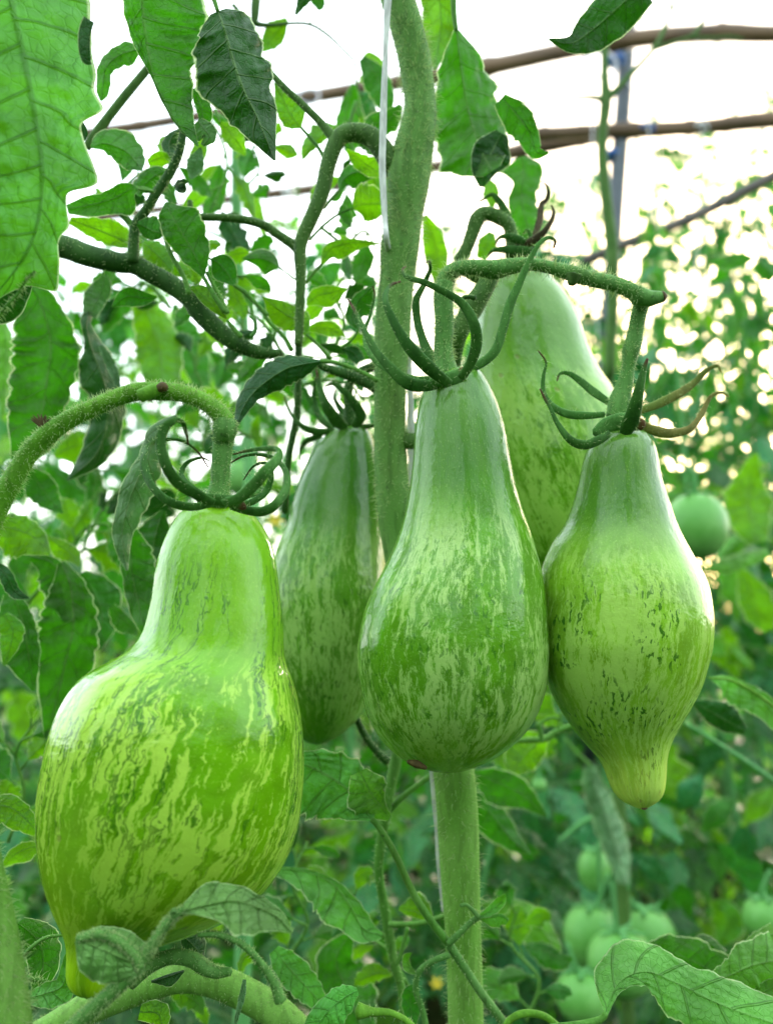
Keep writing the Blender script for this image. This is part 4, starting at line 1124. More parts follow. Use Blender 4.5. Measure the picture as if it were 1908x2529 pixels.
ptube('pedicel', f1, C, [(972, 410, -.002), (966, 450, -.002), (957, 500), (950, 600), (944, 680), (936, 735), (932, 775)], [46, 54, 42, 38, 42, 55, 64], D1 - .001, MAT['truss'], ns=20, hair=700, hl=(.0003, .0012), lump=.05)
for pts, dz, w0, m_ in [
        ([(905, 772), (820, 785), (730, 765), (665, 710), (625, 640), (618, 570), (650, 515), (720, 495), (790, 505), (850, 550), (893, 615)], [-.012, -.014, -.006, .012, .014], 20, 'sepal'),
        ([(915, 768), (850, 735), (770, 685), (715, 610), (690, 520), (705, 450), (750, 415), (785, 425), (800, 470), (808, 520)], [-.016, -.024, -.024, -.014], 26, 'sepal'),
        ([(960, 770), (1030, 745), (1090, 690), (1140, 635), (1190, 580), (1190, 540), (1130, 535), (1060, 545), (1000, 560)], [-.018, -.028, -.022, -.004], 25, 'sepal_light'),
        ([(990, 782), (1060, 800), (1130, 805), (1190, 770), (1230, 700), (1225, 630), (1180, 580), (1110, 560), (1040, 570), (985, 600)], [-.006, -.006, .006, .016], 22, 'sepal'),
        ([(1010, 775), (1080, 765), (1140, 720), (1165, 650), (1145, 600), (1090, 610), (1045, 670)], [.004, .012, .012, .02], 17, 'sepal'),
        ([(890, 745), (820, 700), (780, 650), (800, 600), (860, 575), (905, 590)], [.006, .014, .016, .012], 17, 'sepal'),
        ([(985, 745), (1060, 740), (1110, 720), (1120, 660), (1150, 640)], [.012, .02, .02], 14, 'sepal_light')]:
    sepal(f1, C, spine(pts, dz), D1, w0, m_, hair=90)
sepal(f1, C, [(850, 760), (900, 752), (950, 758), (1010, 765), (1050, 790)], D1 - .010, 30, 'sepal', hair=40, name='calyx_disc', w=[14, 26, 30, 26, 14])

# 2: slim-necked, in the middle
D2 = .262
f2 = thing('pear_shaped_tomato', 'pale speckled tomato with a long neck hanging in front of the thick stem', 'tomato', P(1100, 1909, D2), GRP)
rows = [(905, 1110, 1150), (908, 1096, 1178), (918, 1078, 1190), (932, 1064, 1200), (957, 1048, 1213), (1005, 1033, 1234), (1065, 1024, 1250), (1137, 1019, 1262), (1197, 1012, 1274), (1251, 1003, 1289),
        (1323, 983, 1313), (1395, 951, 1333), (1450, 922, 1343), (1505, 900, 1349), (1578, 884, 1354), (1631, 881, 1355), (1704, 890, 1348), (1771, 908, 1324), (1817, 933, 1292), (1855, 966, 1250),
        (1882, 1003, 1206), (1899, 1044, 1165), (1907, 1075, 1135), (1909, 1096, 1112)]
fruit_body(f2, rows, D2, 'skin_middle', swirl=.25, lobe=.014, seed=2, dents=[(.30, 2.9, .22, .10, .02), (.985, 2.4, .03, .4, -.10)])
w_ = W3(Z, [(1006, 1881), (1028, 1887), (1052, 1897)], D2 - .012)
tube('blossom_scar', f2, w_, [.0006, .0013, .0006], MAT['scar'], ns=8)
ptube('pedicel', f2, D, [(415, 245), (408, 300), (412, 420), (408, 500), (412, 560), (420, 620), (425, 655)], [36, 40, 36, 36, 42, 56, 64], D2 - .001, MAT['truss'], ns=20, hair=750, hl=(.0005, .0022), lump=.05)
for pts, dz, w0, m_ in [
        ([(400, 662), (330, 672), (260, 660), (190, 600), (130, 530), (85, 450), (50, 375), (15, 315)], [-.008, -.014, -.010, .0], 26, 'sepal'),
        ([(380, 640), (300, 645), (220, 625), (140, 580), (95, 520), (85, 450), (110, 370), (125, 300), (118, 262)], [0., .008, .012, .008], 15, 'sepal_light'),
        ([(430, 665), (380, 625), (310, 560), (250, 490), (200, 400), (168, 320), (185, 262), (232, 242)], [-.012, -.022, -.022, -.012], 26, 'sepal'),
        ([(400, 600), (355, 545), (322, 480), (300, 400), (297, 320), (330, 250), (352, 195), (350, 160), (335, 165)], [.004, .010, .008, .0], 20, 'sepal'),
        ([(480, 640), (520, 580), (543, 500), (535, 420), (490, 340), (430, 295), (340, 250), (260, 225), (240, 195), (255, 180)], [-.014, -.022, -.024, -.018], 22, 'sepal'),
        ([(500, 610), (570, 575), (625, 520), (655, 430), (680, 340), (720, 250), (760, 160), (800, 90), (840, 62), (868, 75), (862, 105)], [-.004, -.008, -.010, -.006], 21, 'sepal_light')]:
    sepal(f2, D, spine(pts, dz), D2, w0, m_, hair=130)
sepal(f2, D, [(350, 660), (400, 650), (450, 640), (500, 615)], D2 - .010, 34, 'sepal_light', hair=60, name='calyx_disc', w=[14, 30, 34, 22])

# 3: behind, between the left tomato and the stem
D3 = .335
f3 = thing('pear_shaped_tomato', 'slender dark green tomato half hidden between the widest tomato and the thick stem', 'tomato', P(770, 1838, D3), GRP)
rows = [(1050, 860, 885), (1053, 842, 900), (1064, 815, 912), (1085, 790, 921), (1111, 771, 928), (1174, 742, 937), (1243, 719, 943), (1289, 709, 946), (1358, 680, 950), (1450, 656, 953), (1550, 645, 950),
        (1650, 650, 938), (1720, 668, 914), (1775, 694, 884), (1815, 728, 842), (1834, 758, 808), (1838, 775, 790)]
fruit_body(f3, rows, D3, 'skin_slender', swirl=.5, lobe=.02, seed=3)
ptube('pedicel', f3, C, [(1500, 250), (1495, 300), (1500, 360), (1500, 440)], [18, 20, 24, 34], D3, MAT['dark_branch'], ns=14, hair=120)
for pts, dz, w0, m_ in [
        ([(1480, 445), (1440, 410), (1400, 350), (1372, 270), (1358, 195)], [-.006, -.014, -.01], 28, 'sepal'),
        ([(1520, 440), (1548, 395), (1520, 340), (1470, 285), (1430, 258), (1400, 268)], [-.008, -.014, -.012], 22, 'sepal'),
        ([(1430, 450), (1380, 410), (1352, 340), (1350, 260), (1362, 220)], [-.002, .004, .002], 15, 'sepal'),
        ([(1420, 462), (1350, 462), (1290, 435), (1250, 385), (1220, 312)], [-.004, -.004, .0], 16, 'sepal'),
        ([(1490, 440), (1470, 380), (1435, 320), (1440, 280)], [.006, .01, .01], 16, 'sepal'),
        ([(1530, 445), (1570, 440), (1620, 436), (1660, 430)], [-.004, -.004, .0], 14, 'sepal'),
        ([(1380, 480), (1320, 500), (1290, 540), (1290, 590)], [.01, .01, .01], 14, 'sepal')]:
    sepal(f3, C, spine(pts, dz), D3, w0, m_, hair=50)

# 4: pointed tip, at the right
D4 = .268
f4 = thing('pear_shaped_tomato', 'speckled tomato at the right ending in a narrow pale nipple tip', 'tomato', P(1590, 2000, D4), GRP)
rows = [(1058, 1522, 1562), (1061, 1500, 1582), (1068, 1484, 1596), (1082, 1466, 1608), (1100, 1452, 1616), (1140, 1438, 1625), (1179, 1430, 1631), (1239, 1415, 1650), (1293, 1394, 1668), (1335, 1366, 1688),
        (1389, 1341, 1718), (1440, 1332, 1745), (1500, 1328, 1758), (1560, 1327, 1762), (1612, 1330, 1757), (1691, 1352, 1736), (1745, 1377, 1710), (1790, 1406, 1684), (1831, 1438, 1660), (1871, 1474, 1648),
        (1900, 1490, 1646), (1930, 1501, 1644), (1957, 1514, 1640), (1978, 1534, 1627), (1992, 1562, 1605), (1998, 1578, 1592)]
fruit_body(f4, rows, D4, 'skin_pointed', swirl=-.2, lobe=.014, seed=4, dents=[(.25, .35, .25, .10, .03)])
tube('blossom_scar', f4, W3(Z, [(1583, 1997), (1590, 1998), (1597, 1996)], D4 - .002), [.0002, .0004, .0002], MAT['scar'], ns=8)
ptube('pedicel', f4, D, [(1225, 320), (1212, 380), (1200, 440), (1188, 500), (1180, 530), (1168, 600), (1150, 680), (1135, 740), (1128, 800)], [36, 30, 29, 33, 37, 27, 36, 47, 52], D4, MAT['truss'], ns=20, hair=650,
      hl=(.0005, .0018), lump=.05)
for pts, dz, w0, m_, lb in [
        ([(1090, 870), (1050, 895), (990, 915), (930, 895), (880, 830), (845, 760), (805, 685)], [-.010, -.016, -.012], 21, 'sepal', None),
        ([(1070, 790), (1000, 795), (920, 788), (855, 755), (820, 700), (820, 630), (830, 575), (798, 527)], [-.002, .002, .0], 17, 'sepal_light', None),
        ([(1095, 745), (1030, 700), (975, 655), (925, 622), (888, 622), (875, 652)], [.006, .012, .012], 18, 'sepal_light', None),
        ([(1158, 868), (1178, 820), (1200, 750), (1215, 680), (1232, 610), (1248, 560)], [-.018, -.026, -.026], 32, 'sepal', None),
        ([(1215, 775), (1290, 748), (1370, 708), (1440, 660), (1490, 610), (1535, 590), (1552, 618)], [.006, .010, .008], 21, 'sepal_tan', 'tan brown curled sepal'),
        ([(1200, 810), (1260, 850), (1340, 868), (1420, 850), (1470, 790), (1505, 720), (1550, 700), (1585, 718)], [.0, .004, .004], 21, 'sepal_tan', 'tan brown curled sepal')]:
    sepal(f4, D, spine(pts, dz), D4, w0, m_, hair=70, label=lb)
sepal(f4, D, [(1030, 870), (1080, 835), (1130, 820), (1180, 825), (1230, 835)], D4 - .008, 36, 'sepal_light', hair=30, name='calyx_disc', w=[20, 34, 40, 34, 20])

# 5: behind the truss
D5 = .350
f5 = thing('pear_shaped_tomato', 'tall pale tomato standing behind the forked truss, between the middle and the pointed tomato', 'tomato', P(1360, 1440, D5), GRP)
rows = [(640, 1270, 1320), (645, 1250, 1335), (660, 1232, 1350), (682, 1214, 1363), (712, 1199, 1390), (772, 1182, 1425), (850, 1172, 1450), (910, 1168, 1478), (963, 1166, 1512), (1050, 1166, 1545),
        (1150, 1172, 1556), (1250, 1186, 1548), (1330, 1212, 1522), (1400, 1255, 1478), (1435, 1300, 1430), (1441, 1335, 1390)]
fruit_body(f5, rows, D5, 'skin_tall', swirl=.9, lobe=.022, seed=5)
ptube('pedicel', f5, M, [(330, 1240), (380, 1180), (440, 1060), (490, 920), (530, 800), (590, 745), (680, 750), (780, 790), (850, 850), (880, 940), (900, 1060), (910, 1180)], [62, 60, 58, 66, 84, 78, 72, 74, 66, 60, 70, 90], .315,
      MAT['branch'], ns=18, hair=400, hl=(.0006, .002), lump=.06)
for pts, dz, w0, m_ in [
        ([(930, 1080), (1040, 1050), (1130, 1005), (1220, 930), (1290, 830), (1318, 740), (1310, 680), (1290, 650)], [-.006, -.01, -.008], 40, 'sepal_dry'),
        ([(1100, 1040), (1150, 900), (1180, 780), (1195, 650), (1245, 600), (1265, 520), (1240, 440), (1190, 410)], [0, .004, .002], 36, 'sepal_dry'),
        ([(900, 960), (860, 830), (800, 680), (740, 590), (680, 545), (600, 590), (520, 630)], [-.002, -.004, -.004], 42, 'sepal'),
        ([(1020, 1030), (930, 1000), (840, 975), (760, 990), (720, 1060)], [-.008, -.012, -.01], 44, 'sepal'),
        ([(1100, 1130), (950, 1120), (800, 1110), (700, 1120), (640, 1180)], [-.006, -.01, -.01], 50, 'sepal'),
        ([(1100, 1060), (1080, 960), (1040, 910), (1000, 960)], [0, 0, 0], 22, 'sepal'),
        ([(1000, 1180), (1100, 1110), (1180, 1060), (1190, 960)], [-.004, -.006, -.004], 34, 'sepal_dry')]:
    sepal(f5, M, spine(pts, dz), .318, w0, m_, hair=60)

# ------------------------------------------------------------------ fruit stalks that belong to the plants
pk = ptube('fruit_stalk', mp, D, [(1215, 305), (1170, 275), (1100, 250), (1020, 232), (940, 212), (850, 185), (760, 170), (690, 180), (620, 192), (540, 185), (470, 190), (425, 215), (412, 255)],
           [34, 32, 30, 28, 34, 28, 27, 32, 38, 30, 30, 34, 36], .262, MAT['truss'], ns=20, hair=1500, hl=(.0006, .0026), lump=.06, label='hairy arched fruit stalk carrying the middle and the pointed tomato')
tube('stub', pk, W3(D, [(1200, 298), (1250, 312), (1290, 308), (1308, 304)], .262), [.0032, .0027, .0021, .0017], MAT['truss'], ns=12)
tube('stub_tip', pk, W3(D, [(1298, 306), (1312, 304), (1322, 303)], .262), [.0017, .0018, .0012], MAT['scar'], ns=12)
tube('stub', pk, W3(D, [(945, 215), (938, 240), (930, 252)], .258), [.0024, .0017, .0012], MAT['branch'], ns=10)
ptube('fruit_stalk', mp, D, [(610, 200), (590, 250), (540, 330), (500, 400), (470, 470), (450, 560, .005), (430, 680, .010), (400, 800, .012), (320, 890, .012), (245, 900, .015)], [34, 38, 42, 38, 34, 34, 34, 34, 36], .285, MAT['branch'], ns=18, hair=700, hl=(.0006, .002), lump=.05)
ptube('fruit_stalk', mp, M, [(330, 1240), (420, 1330), (560, 1400), (680, 1420)], [60, 60, 66, 70], .296, MAT['branch'], ns=16, hair=200)
ptube('fruit_stalk', mp, M, [(340, 1660), (390, 1610), (450, 1600), (510, 1610)], [8, 24, 20, 30], .275, MAT['dark_branch'], hair=20)
ptube('fruit_stalk', mp, C, [(1500, 250), (1560, 200), (1640, 170)], [18, 20, 22], .325, MAT['dark_branch'], hair=40)
pl = ptube('fruit_stalk', lp, C, [(-200, 1100), (-60, 890), (0, 765), (60, 660), (130, 550), (200, 480), (290, 415), (400, 360), (500, 318), (600, 290), (700, 290), (790, 300), (870, 330), (930, 375), (970, 425)],
           [48, 46, 44, 42, 42, 46, 38, 37, 37, 38, 38, 37, 37, 39, 46], .229, MAT['truss_bright'], ns=24, hair=2600, hl=(.0004, .0017), lump=.04, label='thick arched fruit stalk of the widest tomato')
tube('stub', pl, W3(C, [(600, 310), (650, 290), (690, 275), (705, 278)], .2255), [.0018, .0019, .0016, .0011], MAT['truss_bright'], ns=12)
tube('stub_tip', pl, W3(C, [(680, 278), (700, 272), (708, 282)], .2250), [.0013, .0015, .0010], MAT['scar'], ns=10)
for k in range(9):
    a = -2.6 + k * .28
    tube('dry_bract', pl, W3(C, [(190, 450), (180 + 22 * math.cos(a), 436 + 18 * math.sin(a)), (172 + (48 + 10 * (k % 3)) * math.cos(a), 432 + 46 * math.sin(a))], .228), [.0006, .0005, .00008], MAT['scar'], ns=6, per=3)


# ------------------------------------------------------------------ round green tomatoes further back
def round_tomato(label, cx, cy, rx, ry, d, stalk, mat='skin_round', group='round green tomatoes hanging further back'):
    t = thing('round_tomato', label, 'tomato', P(cx, cy + ry, d), group)
    nr, ns = 40, 56
    cen = P(cx, cy, d)
    rw = rx / FPX * d
    rh = ry / FPX * d
    ph = np.linspace(0.02, np.pi - .02, nr)
    th = np.linspace(0, 2 * np.pi, ns, endpoint=False)
    rad = np.sin(ph)[:, None] * (1 + .02 * np.cos(5 * th)[None, :] * np.sin(ph)[:, None])
    zz = np.cos(ph)[:, None] * np.ones(ns)[None, :] - .12 * np.exp(-(ph[:, None] / .35) ** 2)
    vv = cen + np.stack([np.cos(th)[None, :] * rad * rw, np.sin(th)[None, :] * rad * rw, zz * rh], -1)
    vv = vv.reshape(-1, 3)
    part('fruit_body', t, vv, grid_quads(nr, ns, True), MAT[mat])
    top = cen + np.array([0, 0, rh * .88])
    for k in range(5):
        a = k * 1.2566 + cx
        dv = np.array([math.cos(a), math.sin(a), 0])
        tube('sepal', t, [top, top + dv * rw * .35 + [0, 0, rh * .06], top + dv * rw * .62 + [0, 0, rh * .02], top + dv * rw * .85 + [0, 0, rh * .16]], [.002, .003, .002, .0004], MAT['far_stem'], ns=6, flat=((0, 0, 1), .4))
    tube('pedicel', t, [top - [0, 0, .002]] + [P(x, y, d) for x, y in stalk], [.003, .0018], MAT['far_stem'], ns=8)
    return t


round_tomato('single round green tomato hanging right of the pointed tomato', 1718, 1298, 77, 84, .70, [(1715, 1190), (1700, 1160), (1640, 1120)])
round_tomato('round pale tomato at the left of the hanging cluster low at the right', 1462, 2312, 72, 78, .78, [(1480, 2220), (1500, 2160)])
round_tomato('round pale tomato at the right of the hanging cluster, with a bright shine', 1594, 2322, 74, 80, .80, [(1560, 2230), (1520, 2160)])
round_tomato('round dull green tomato at the front of the hanging cluster', 1534, 2378, 84, 80, .72, [(1520, 2290), (1510, 2180)])
round_tomato('round green tomato lowest under the hanging cluster near the bottom edge', 1437, 2460, 66, 62, .70, [(1420, 2390), (1400, 2330)])
round_tomato('small pale tomato half hidden behind the rolled leaf', 1466, 2148, 40, 52, .80, [(1480, 2085), (1490, 2040)])
round_tomato('round pale tomato at the lower right edge above the pale leaves', 1886, 2270, 52, 54, .75, [(1880, 2200), (1900, 2150)])
round_tomato('tiny round green tomato seen low between the middle and the pointed tomato', 1330, 1938, 18, 18, .85, [(1330, 1910), (1325, 1880)])
round_tomato('round green tomato seen through the curled sepals of the widest tomato', 596, 1180, 40, 46, .75, [(596, 1120), (600, 1080)])


# ------------------------------------------------------------------ plants further back
def leaflet_grid(base, tip, w, bend, nu=8, nvv=3, seed=0, nt=4):
    rs = np.random.default_rng(seed)
    base, tip = np.array(base, float), np.array(tip, float)
    u = np.linspace(0, 1, nu)
    ax = tip - base
    L_ = np.linalg.norm(ax)
    t = ax / L_
    n = np.array([0, 0, 1.0]) - t * t[2]
    n = n / (np.linalg.norm(n) + 1e-9)
    s = np.cross(t, n)
    roll = rs.uniform(-.9, .9)
    s2 = s * math.cos(roll) + n * math.sin(roll)
    n2 = np.cross(s2, t)
    c = base + ax * u[:, None] - np.array([0, 0, 1.0]) * (bend * L_ * u ** 2)[:, None]
    prof = np.sin(np.pi * np.clip(u, 0, 1) ** 0.75) ** 0.8 * (1 - .35 * u)
    vv = np.linspace(-1, 1, nvv * 2 + 1)
    out = np.zeros((nu, len(vv), 3))
    ph = rs.uniform(0, 6, 3)
    fold = rs.uniform(-.6, .9)
    for j, v in enumerate(vv):
        m = abs(v)
        ww = prof * w * m * (1 + .38 * m * np.sin(u * nt * 6.28 + ph[0] + v))
        out[:, j] = c + s2 * (np.sign(v) * ww)[:, None] + n2 * (-ww * math.tan(fold) * .7 + .12 * w * m * np.sin(u * 9 + ph[1] + v * 2))[:, None]
    uv = np.stack([np.repeat(u, len(vv)), np.tile(vv * .5 + .5, nu)], 1)
    return out.reshape(-1, 3), grid_quads(nu, len(vv), False), uv


def compound_leaf(seed, length=.24):
    """a whole tomato leaf (rachis with 5-9 leaflets) growing along +X and drooping"""
    rs = np.random.default_rng(seed)
    droop = rs.uniform(.25, .8)
    u = np.linspace(0, 1, 9)
    ra = np.stack([length * u * (1 - .25 * droop * u), .02 * np.sin(u * 4 + seed), length * (.25 * u - droop * u ** 2)], 1)
    v, q, tr, uv, c, r, fr = tube_data(ra, [.0022, .0016, .0008], 5, 1)
    uv = uv * 0 + .5
    VV, QQ, UU, TT = [v], [q], [uv], [tr]
    off = len(v)
    spots = []
    for k in range(rs.integers(3, 5)):
        uu = .30 + .19 * k + rs.uniform(-.03, .03)
        for sd in (-1, 1):
            spots.append((uu, sd))
    spots.append((1.0, 0))
    for uu, sd in spots:
        i = min(8, int(uu * 8))
        b = ra[i]
        if sd == 0:
            dirv = nrm(ra[8] - ra[6]) + [0, 0, -.2]
            ll = rs.uniform(.07, .10)
        else:
            dirv = np.array([.45, sd * 1.0, -.25 + rs.uniform(-.4, .2)])
            ll = rs.uniform(.045, .078) * (1.15 - .3 * abs(uu - .6))
        dirv = dirv / np.linalg.norm(dirv)
        a, b2, c2 = leaflet_grid(b + dirv * .008, b + dirv * ll, ll * rs.uniform(.27, .36), rs.uniform(.1, .6), seed=int(rs.integers(1e6)))
        VV.append(a)
        QQ.append(b2 + off)
        UU.append(c2)
        off += len(a)
    return mesh_from('leaf', np.vstack(VV), np.vstack(QQ), MAT['leaf_far'], np.vstack(UU), tris=np.vstack(TT))


VARS = [compound_leaf(100 + k, .20 + .03 * (k % 3)) for k in range(9)]
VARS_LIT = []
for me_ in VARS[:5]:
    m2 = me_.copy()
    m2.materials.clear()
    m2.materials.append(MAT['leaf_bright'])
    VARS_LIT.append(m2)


def far_plant(x, y, h, label, group, nleaf=26, zmin=.15, size=1.0, lit=.25, seed=0, spread=1.0, fruits=0):
    rs = np.random.default_rng(seed + 900)
    t = thing('tomato_plant', label, 'tomato plant', (x, y, 0), group)
    lean = rs.normal(0, .05, 2)
    pts = [np.array([x + lean[0] * k / 5 * h + .012 * math.sin(k * 2 + seed), y + lean[1] * k / 5 * h, h * k / 5.0]) for k in range(6)]
    tube('stem', t, pts, [.008, .007, .006, .005, .004, .002], MAT['far_stem'], ns=8, per=3)
    for k in range(nleaf):
        f = ((k + rs.random()) / nleaf) ** 1.35
        z = zmin + (h - zmin) * f
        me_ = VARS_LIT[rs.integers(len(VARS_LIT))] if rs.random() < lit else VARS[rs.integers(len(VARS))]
        o = bpy.data.objects.new('leaf', me_)
        COL.objects.link(o)
        o.parent = t
        a = k * 2.4 + rs.uniform(-.5, .5)
        o.location = (lean[0] * z, lean[1] * z, z)
        s_ = size * rs.uniform(.75, 1.2) * (1.0 if f < .85 else .7)
        o.rotation_euler = (rs.uniform(-.3, .3), rs.uniform(-.35, .35), a)
        o.scale = (s_ * spread, s_ * spread, s_)
    return t


# named ones that can be told apart
for args in [
        (-.33, .92, 1.50, 'leafy tomato plant close behind the left hanging leaves', 30, 1.0, .45),
        (-.06, 1.15, 1.55, 'leafy tomato plant seen through the gap left of the thick stem', 28, .9, .35),
        (.02, 1.0, .93, 'low leafy tomato plant just behind the foot of the thick stem', 30, .9, .1),
        (.34, 1.30, 1.25, 'bushy tomato plant behind the hanging cluster of round tomatoes', 34, 1.0, .15),
        (.62, 1.15, 1.22, 'leafy tomato plant at the right edge beside the round tomatoes', 30, 1.0, .3)]:
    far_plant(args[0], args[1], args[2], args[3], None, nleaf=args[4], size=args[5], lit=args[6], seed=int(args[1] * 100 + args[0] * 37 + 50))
rows_ = [
    (1.45, [-.62, -.36, .10, .36, .60, .84], (1.50, 1.75)),
    (1.85, [-.95, -.70, -.45, -.20, .05, .30, .55, .80, 1.05], (1.75, 2.05)),
    (2.35, [-1.2, -.92, -.64, -.36, -.08, .2, .48, .76, 1.04, 1.3], (1.95, 2.35)),
    (2.95, [-1.5, -1.15, -.8, -.45, -.1, .25, .6, .95, 1.3, 1.65], (2.1, 2.55)),
    (3.7, [-1.9, -1.45, -1.0, -.55, -.1, .35, .8, 1.25, 1.7], (2.2, 2.7)),
    (4.8, [-2.4, -1.9, -1.4, -.9, -.4, .1, .6, 1.1, 1.6, 2.1], (2.3, 2.8)),
    (6.5, [-3.2, -2.5, -1.8, -1.1, -.4, .3, 1.0, 1.7, 2.4, 3.1], (2.4, 2.8))]
sd = 0
for yy, xs, (h0, h1) in rows_:
    for x in xs:
        sd += 1
        rr_ = np.random.default_rng(sd)
        h = h0 + (h1 - h0) * rr_.random() + (.12 if x > .3 else 0)
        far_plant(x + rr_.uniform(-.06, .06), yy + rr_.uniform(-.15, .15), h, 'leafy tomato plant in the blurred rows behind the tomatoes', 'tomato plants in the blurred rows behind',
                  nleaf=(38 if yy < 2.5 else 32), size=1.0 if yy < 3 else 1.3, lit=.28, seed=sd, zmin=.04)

for k, (x, y, h) in enumerate([(.62, 2.1, 2.25), (.78, 2.3, 2.45), (.93, 2.2, 2.5), (1.05, 2.6, 2.75), (.88, 2.7, 2.6), (.70, 2.8, 2.5), (1.22, 2.8, 2.85), (1.1, 2.25, 2.5), (.52, 2.5, 2.2), (.98, 3.1, 2.8)]):
    far_plant(x, y, h, 'tall twiggy tomato plant with small leaves against the low sun', 'tall twiggy plants against the low sun', nleaf=46, size=.62, lit=.1, seed=300 + k, zmin=.9, spread=1.0)

# the row behind the photographer, which darkens the lower part of what the fruits mirror
for k in range(9):
    far_plant(-1.6 + .40 * k, -.85 - .15 * (k % 2), 2.05 + .08 * (k % 3), 'leafy tomato plant in the next row, out of the picture behind the viewer', 'tomato plants in the row behind the viewer', nleaf=64, size=1.6, lit=.1, seed=500 + k, zmin=.05)

# blurred pale stem left of the middle, with its forks
fp = thing('tomato_plant', 'pale blurred tomato stem with forks standing against the sky left of the thick stem', 'tomato plant', (P(620, 1500, .62)[0], P(620, 1500, .62)[1], 0))
wz = [P(583, 200, .70), P(583, 380, .70), P(584, 520, .70), P(582, 610, .70), P(596, 720, .70), P(604, 830, .70), P(612, 1000, .70), P(620, 1300, .68), P(620, 1500, .66)]
wz.append(np.array([wz[-1][0], wz[-1][1], 0.0]))
tube('stem', fp, wz, [.0042, .0045, .0048, .0048, .0046, .0046, .005, .0055, .006, .007], MAT['far_stem'], ns=14)
ptube('branch', fp, J, [(385, 790), (340, 735), (280, 690), (170, 645)], [22, 20, 18, 14], .69, MAT['far_stem'])
ptube('branch', fp, J, [(345, 700), (290, 600), (220, 500), (100, 330)], [14, 11, 10, 8], .69, MAT['far_stem'])
ptube('branch', fp, J, [(370, 175), (310, 205), (240, 270), (165, 360)], [16, 14, 12, 10], .69, MAT['far_stem'])
leaf(fp, J, [(920, 1110), (990, 1000), (1080, 920), (1180, 880)], [20, 110, 90, 10], [20, 60, 50, 10], .80, 'leaf_far', nt=3)
leaf(fp, J, [(905, 960), (930, 870), (1000, 830)], [10, 50, 10], [10, 50, 10], .80, 'leaf_far', nt=3)
leaf(fp, J, [(1170, 930), (1240, 940), (1350, 950)], [10, 35, 5], [10, 30, 5], .80, 'leaf_far', nt=2)

# right hand thin plant in front of the grey post
fq = thing('tomato_plant', 'thin dark tomato stem with bare side shoots rising in front of the grey post', 'tomato plant', (P(1510, 1300, .80)[0], P(1510, 1300, .80)[1], 0))
wq = [P(900 + .604 * x, .604 * y, .80) for x, y in [(985, -60), (981, 140), (980, 300), (985, 420), (970, 560), (975, 700), (990, 850), (1008, 1000), (1012, 1120)]] + [P(1512, 760, .80), P(1505, 900, .8), P(1505, 1300, .8)]
wq.append(np.array([wq[-1][0], wq[-1][1], 0.0]))
tube('stem', fq, wq, [x * .604 / FPX * .8 for x in (14, 14, 16, 24, 20, 22, 24, 26, 26, 24, 22, 24, 26)], MAT['branch'], ns=14)
for pts, rd in [([(975, 408), (930, 398), (860, 402), (780, 422), (700, 460), (655, 492)], [14, 10, 8, 8, 7, 6]),
                ([(1000, 395), (1040, 355), (1090, 300), (1150, 235), (1200, 170), (1235, 90), (1262, 20), (1275, -40)], [18, 14, 12, 11, 10, 9, 8, 7]),
                ([(1170, 205), (1260, 175), (1340, 145), (1380, 90), (1430, 35), (1460, 8)], [8, 8, 8, 8, 8, 7]),
                ([(1255, 30), (1215, 12), (1160, 18), (1130, 60)], [6, 6, 5, 4]),
                ([(1330, 152), (1420, 155), (1500, 150), (1548, 162)], [7, 6, 6, 4])]:
    ptube('side_shoot', fq, B, pts, rd, .80, MAT['branch'], ns=8)
leaf(fq, B, [(645, 460), (650, 425), (652, 395)], [8, 12, 2], [6, 10, 2], .80, 'leaf', nt=2, res=(12, 5))
leaf(fq, B, [(1130, 55), (1132, 85), (1128, 110)], [4, 10, 2], [4, 8, 2], .80, 'leaf', nt=2, res=(12, 5))
leaf(fq, N, [(1270, 110), (1190, 105), (1080, 130), (950, 130)], [8, 45, 45, 4], [8, 60, 50, 4], .80, 'leaf', nt=3)
leaf(fq, N, [(1290, 130), (1330, 190), (1400, 250)], [8, 45, 30], [8, 40, 30], .80, 'leaf', nt=3)
ptube('side_shoot', fq, N, [(1240, 105), (1320, 120), (1400, 190), (1480, 280)], [7, 8, 9, 10], .80, MAT['far_stem'])
leaf(fq, N, [(250, 670), (290, 720), (300, 820), (250, 900)], [20, 70, 60, 10], [20, 60, 50, 10], .82, 'leaf_bright', nt=3)

# tall soft leaves at the right edge, and the rolled hanging leaf
fr_ = thing('tomato_plant', 'blurred tomato plant at the right with a tall bright leaf and a rolled greyish leaf', 'tomato plant', (P(1950, 1500, .78)[0], P(1950, 1500, .78)[1], 0))
wf = [P(1960, 800, .8), P(1950, 1200, .8), P(1960, 1700, .79), P(1960, 2200, .78)]
wf.append(np.array([wf[-1][0], wf[-1][1], 0.0]))
tube('stem', fr_, wf, [.004, .005, .006, .007, .008], MAT['far_stem'], ns=10)
leaf(fr_, N, [(1290, 1440), (1285, 1600), (1270, 1800), (1290, 2050)], [15, 100, 170, 60], [15, 90, 160, 80], .76, 'leaf_bright', nt=4, ser=.3, rip=.12, quilt=.08)
leaf(fr_, N, [(1340, 1900), (1240, 2000), (1120, 2080), (1020, 2160)], [15, 60, 60, 8], [15, 60, 60, 8], .78, 'leaf_pale', nt=4, ser=.3)
leaf(fr_, V, [(1180, 700), (1300, 700), (1450, 660), (1640, 590)], [5, 30, 40, 30], [5, 60, 70, 40], .72, 'leaf_pale', nt=5, ser=.2)
leaf(fr_, V, [(1440, 700), (1500, 830), (1560, 1000), (1640, 1120)], [20, 80, 90, 30], [20, 100, 120, 40], .80, 'leaf_bright', nt=4, ser=.2)
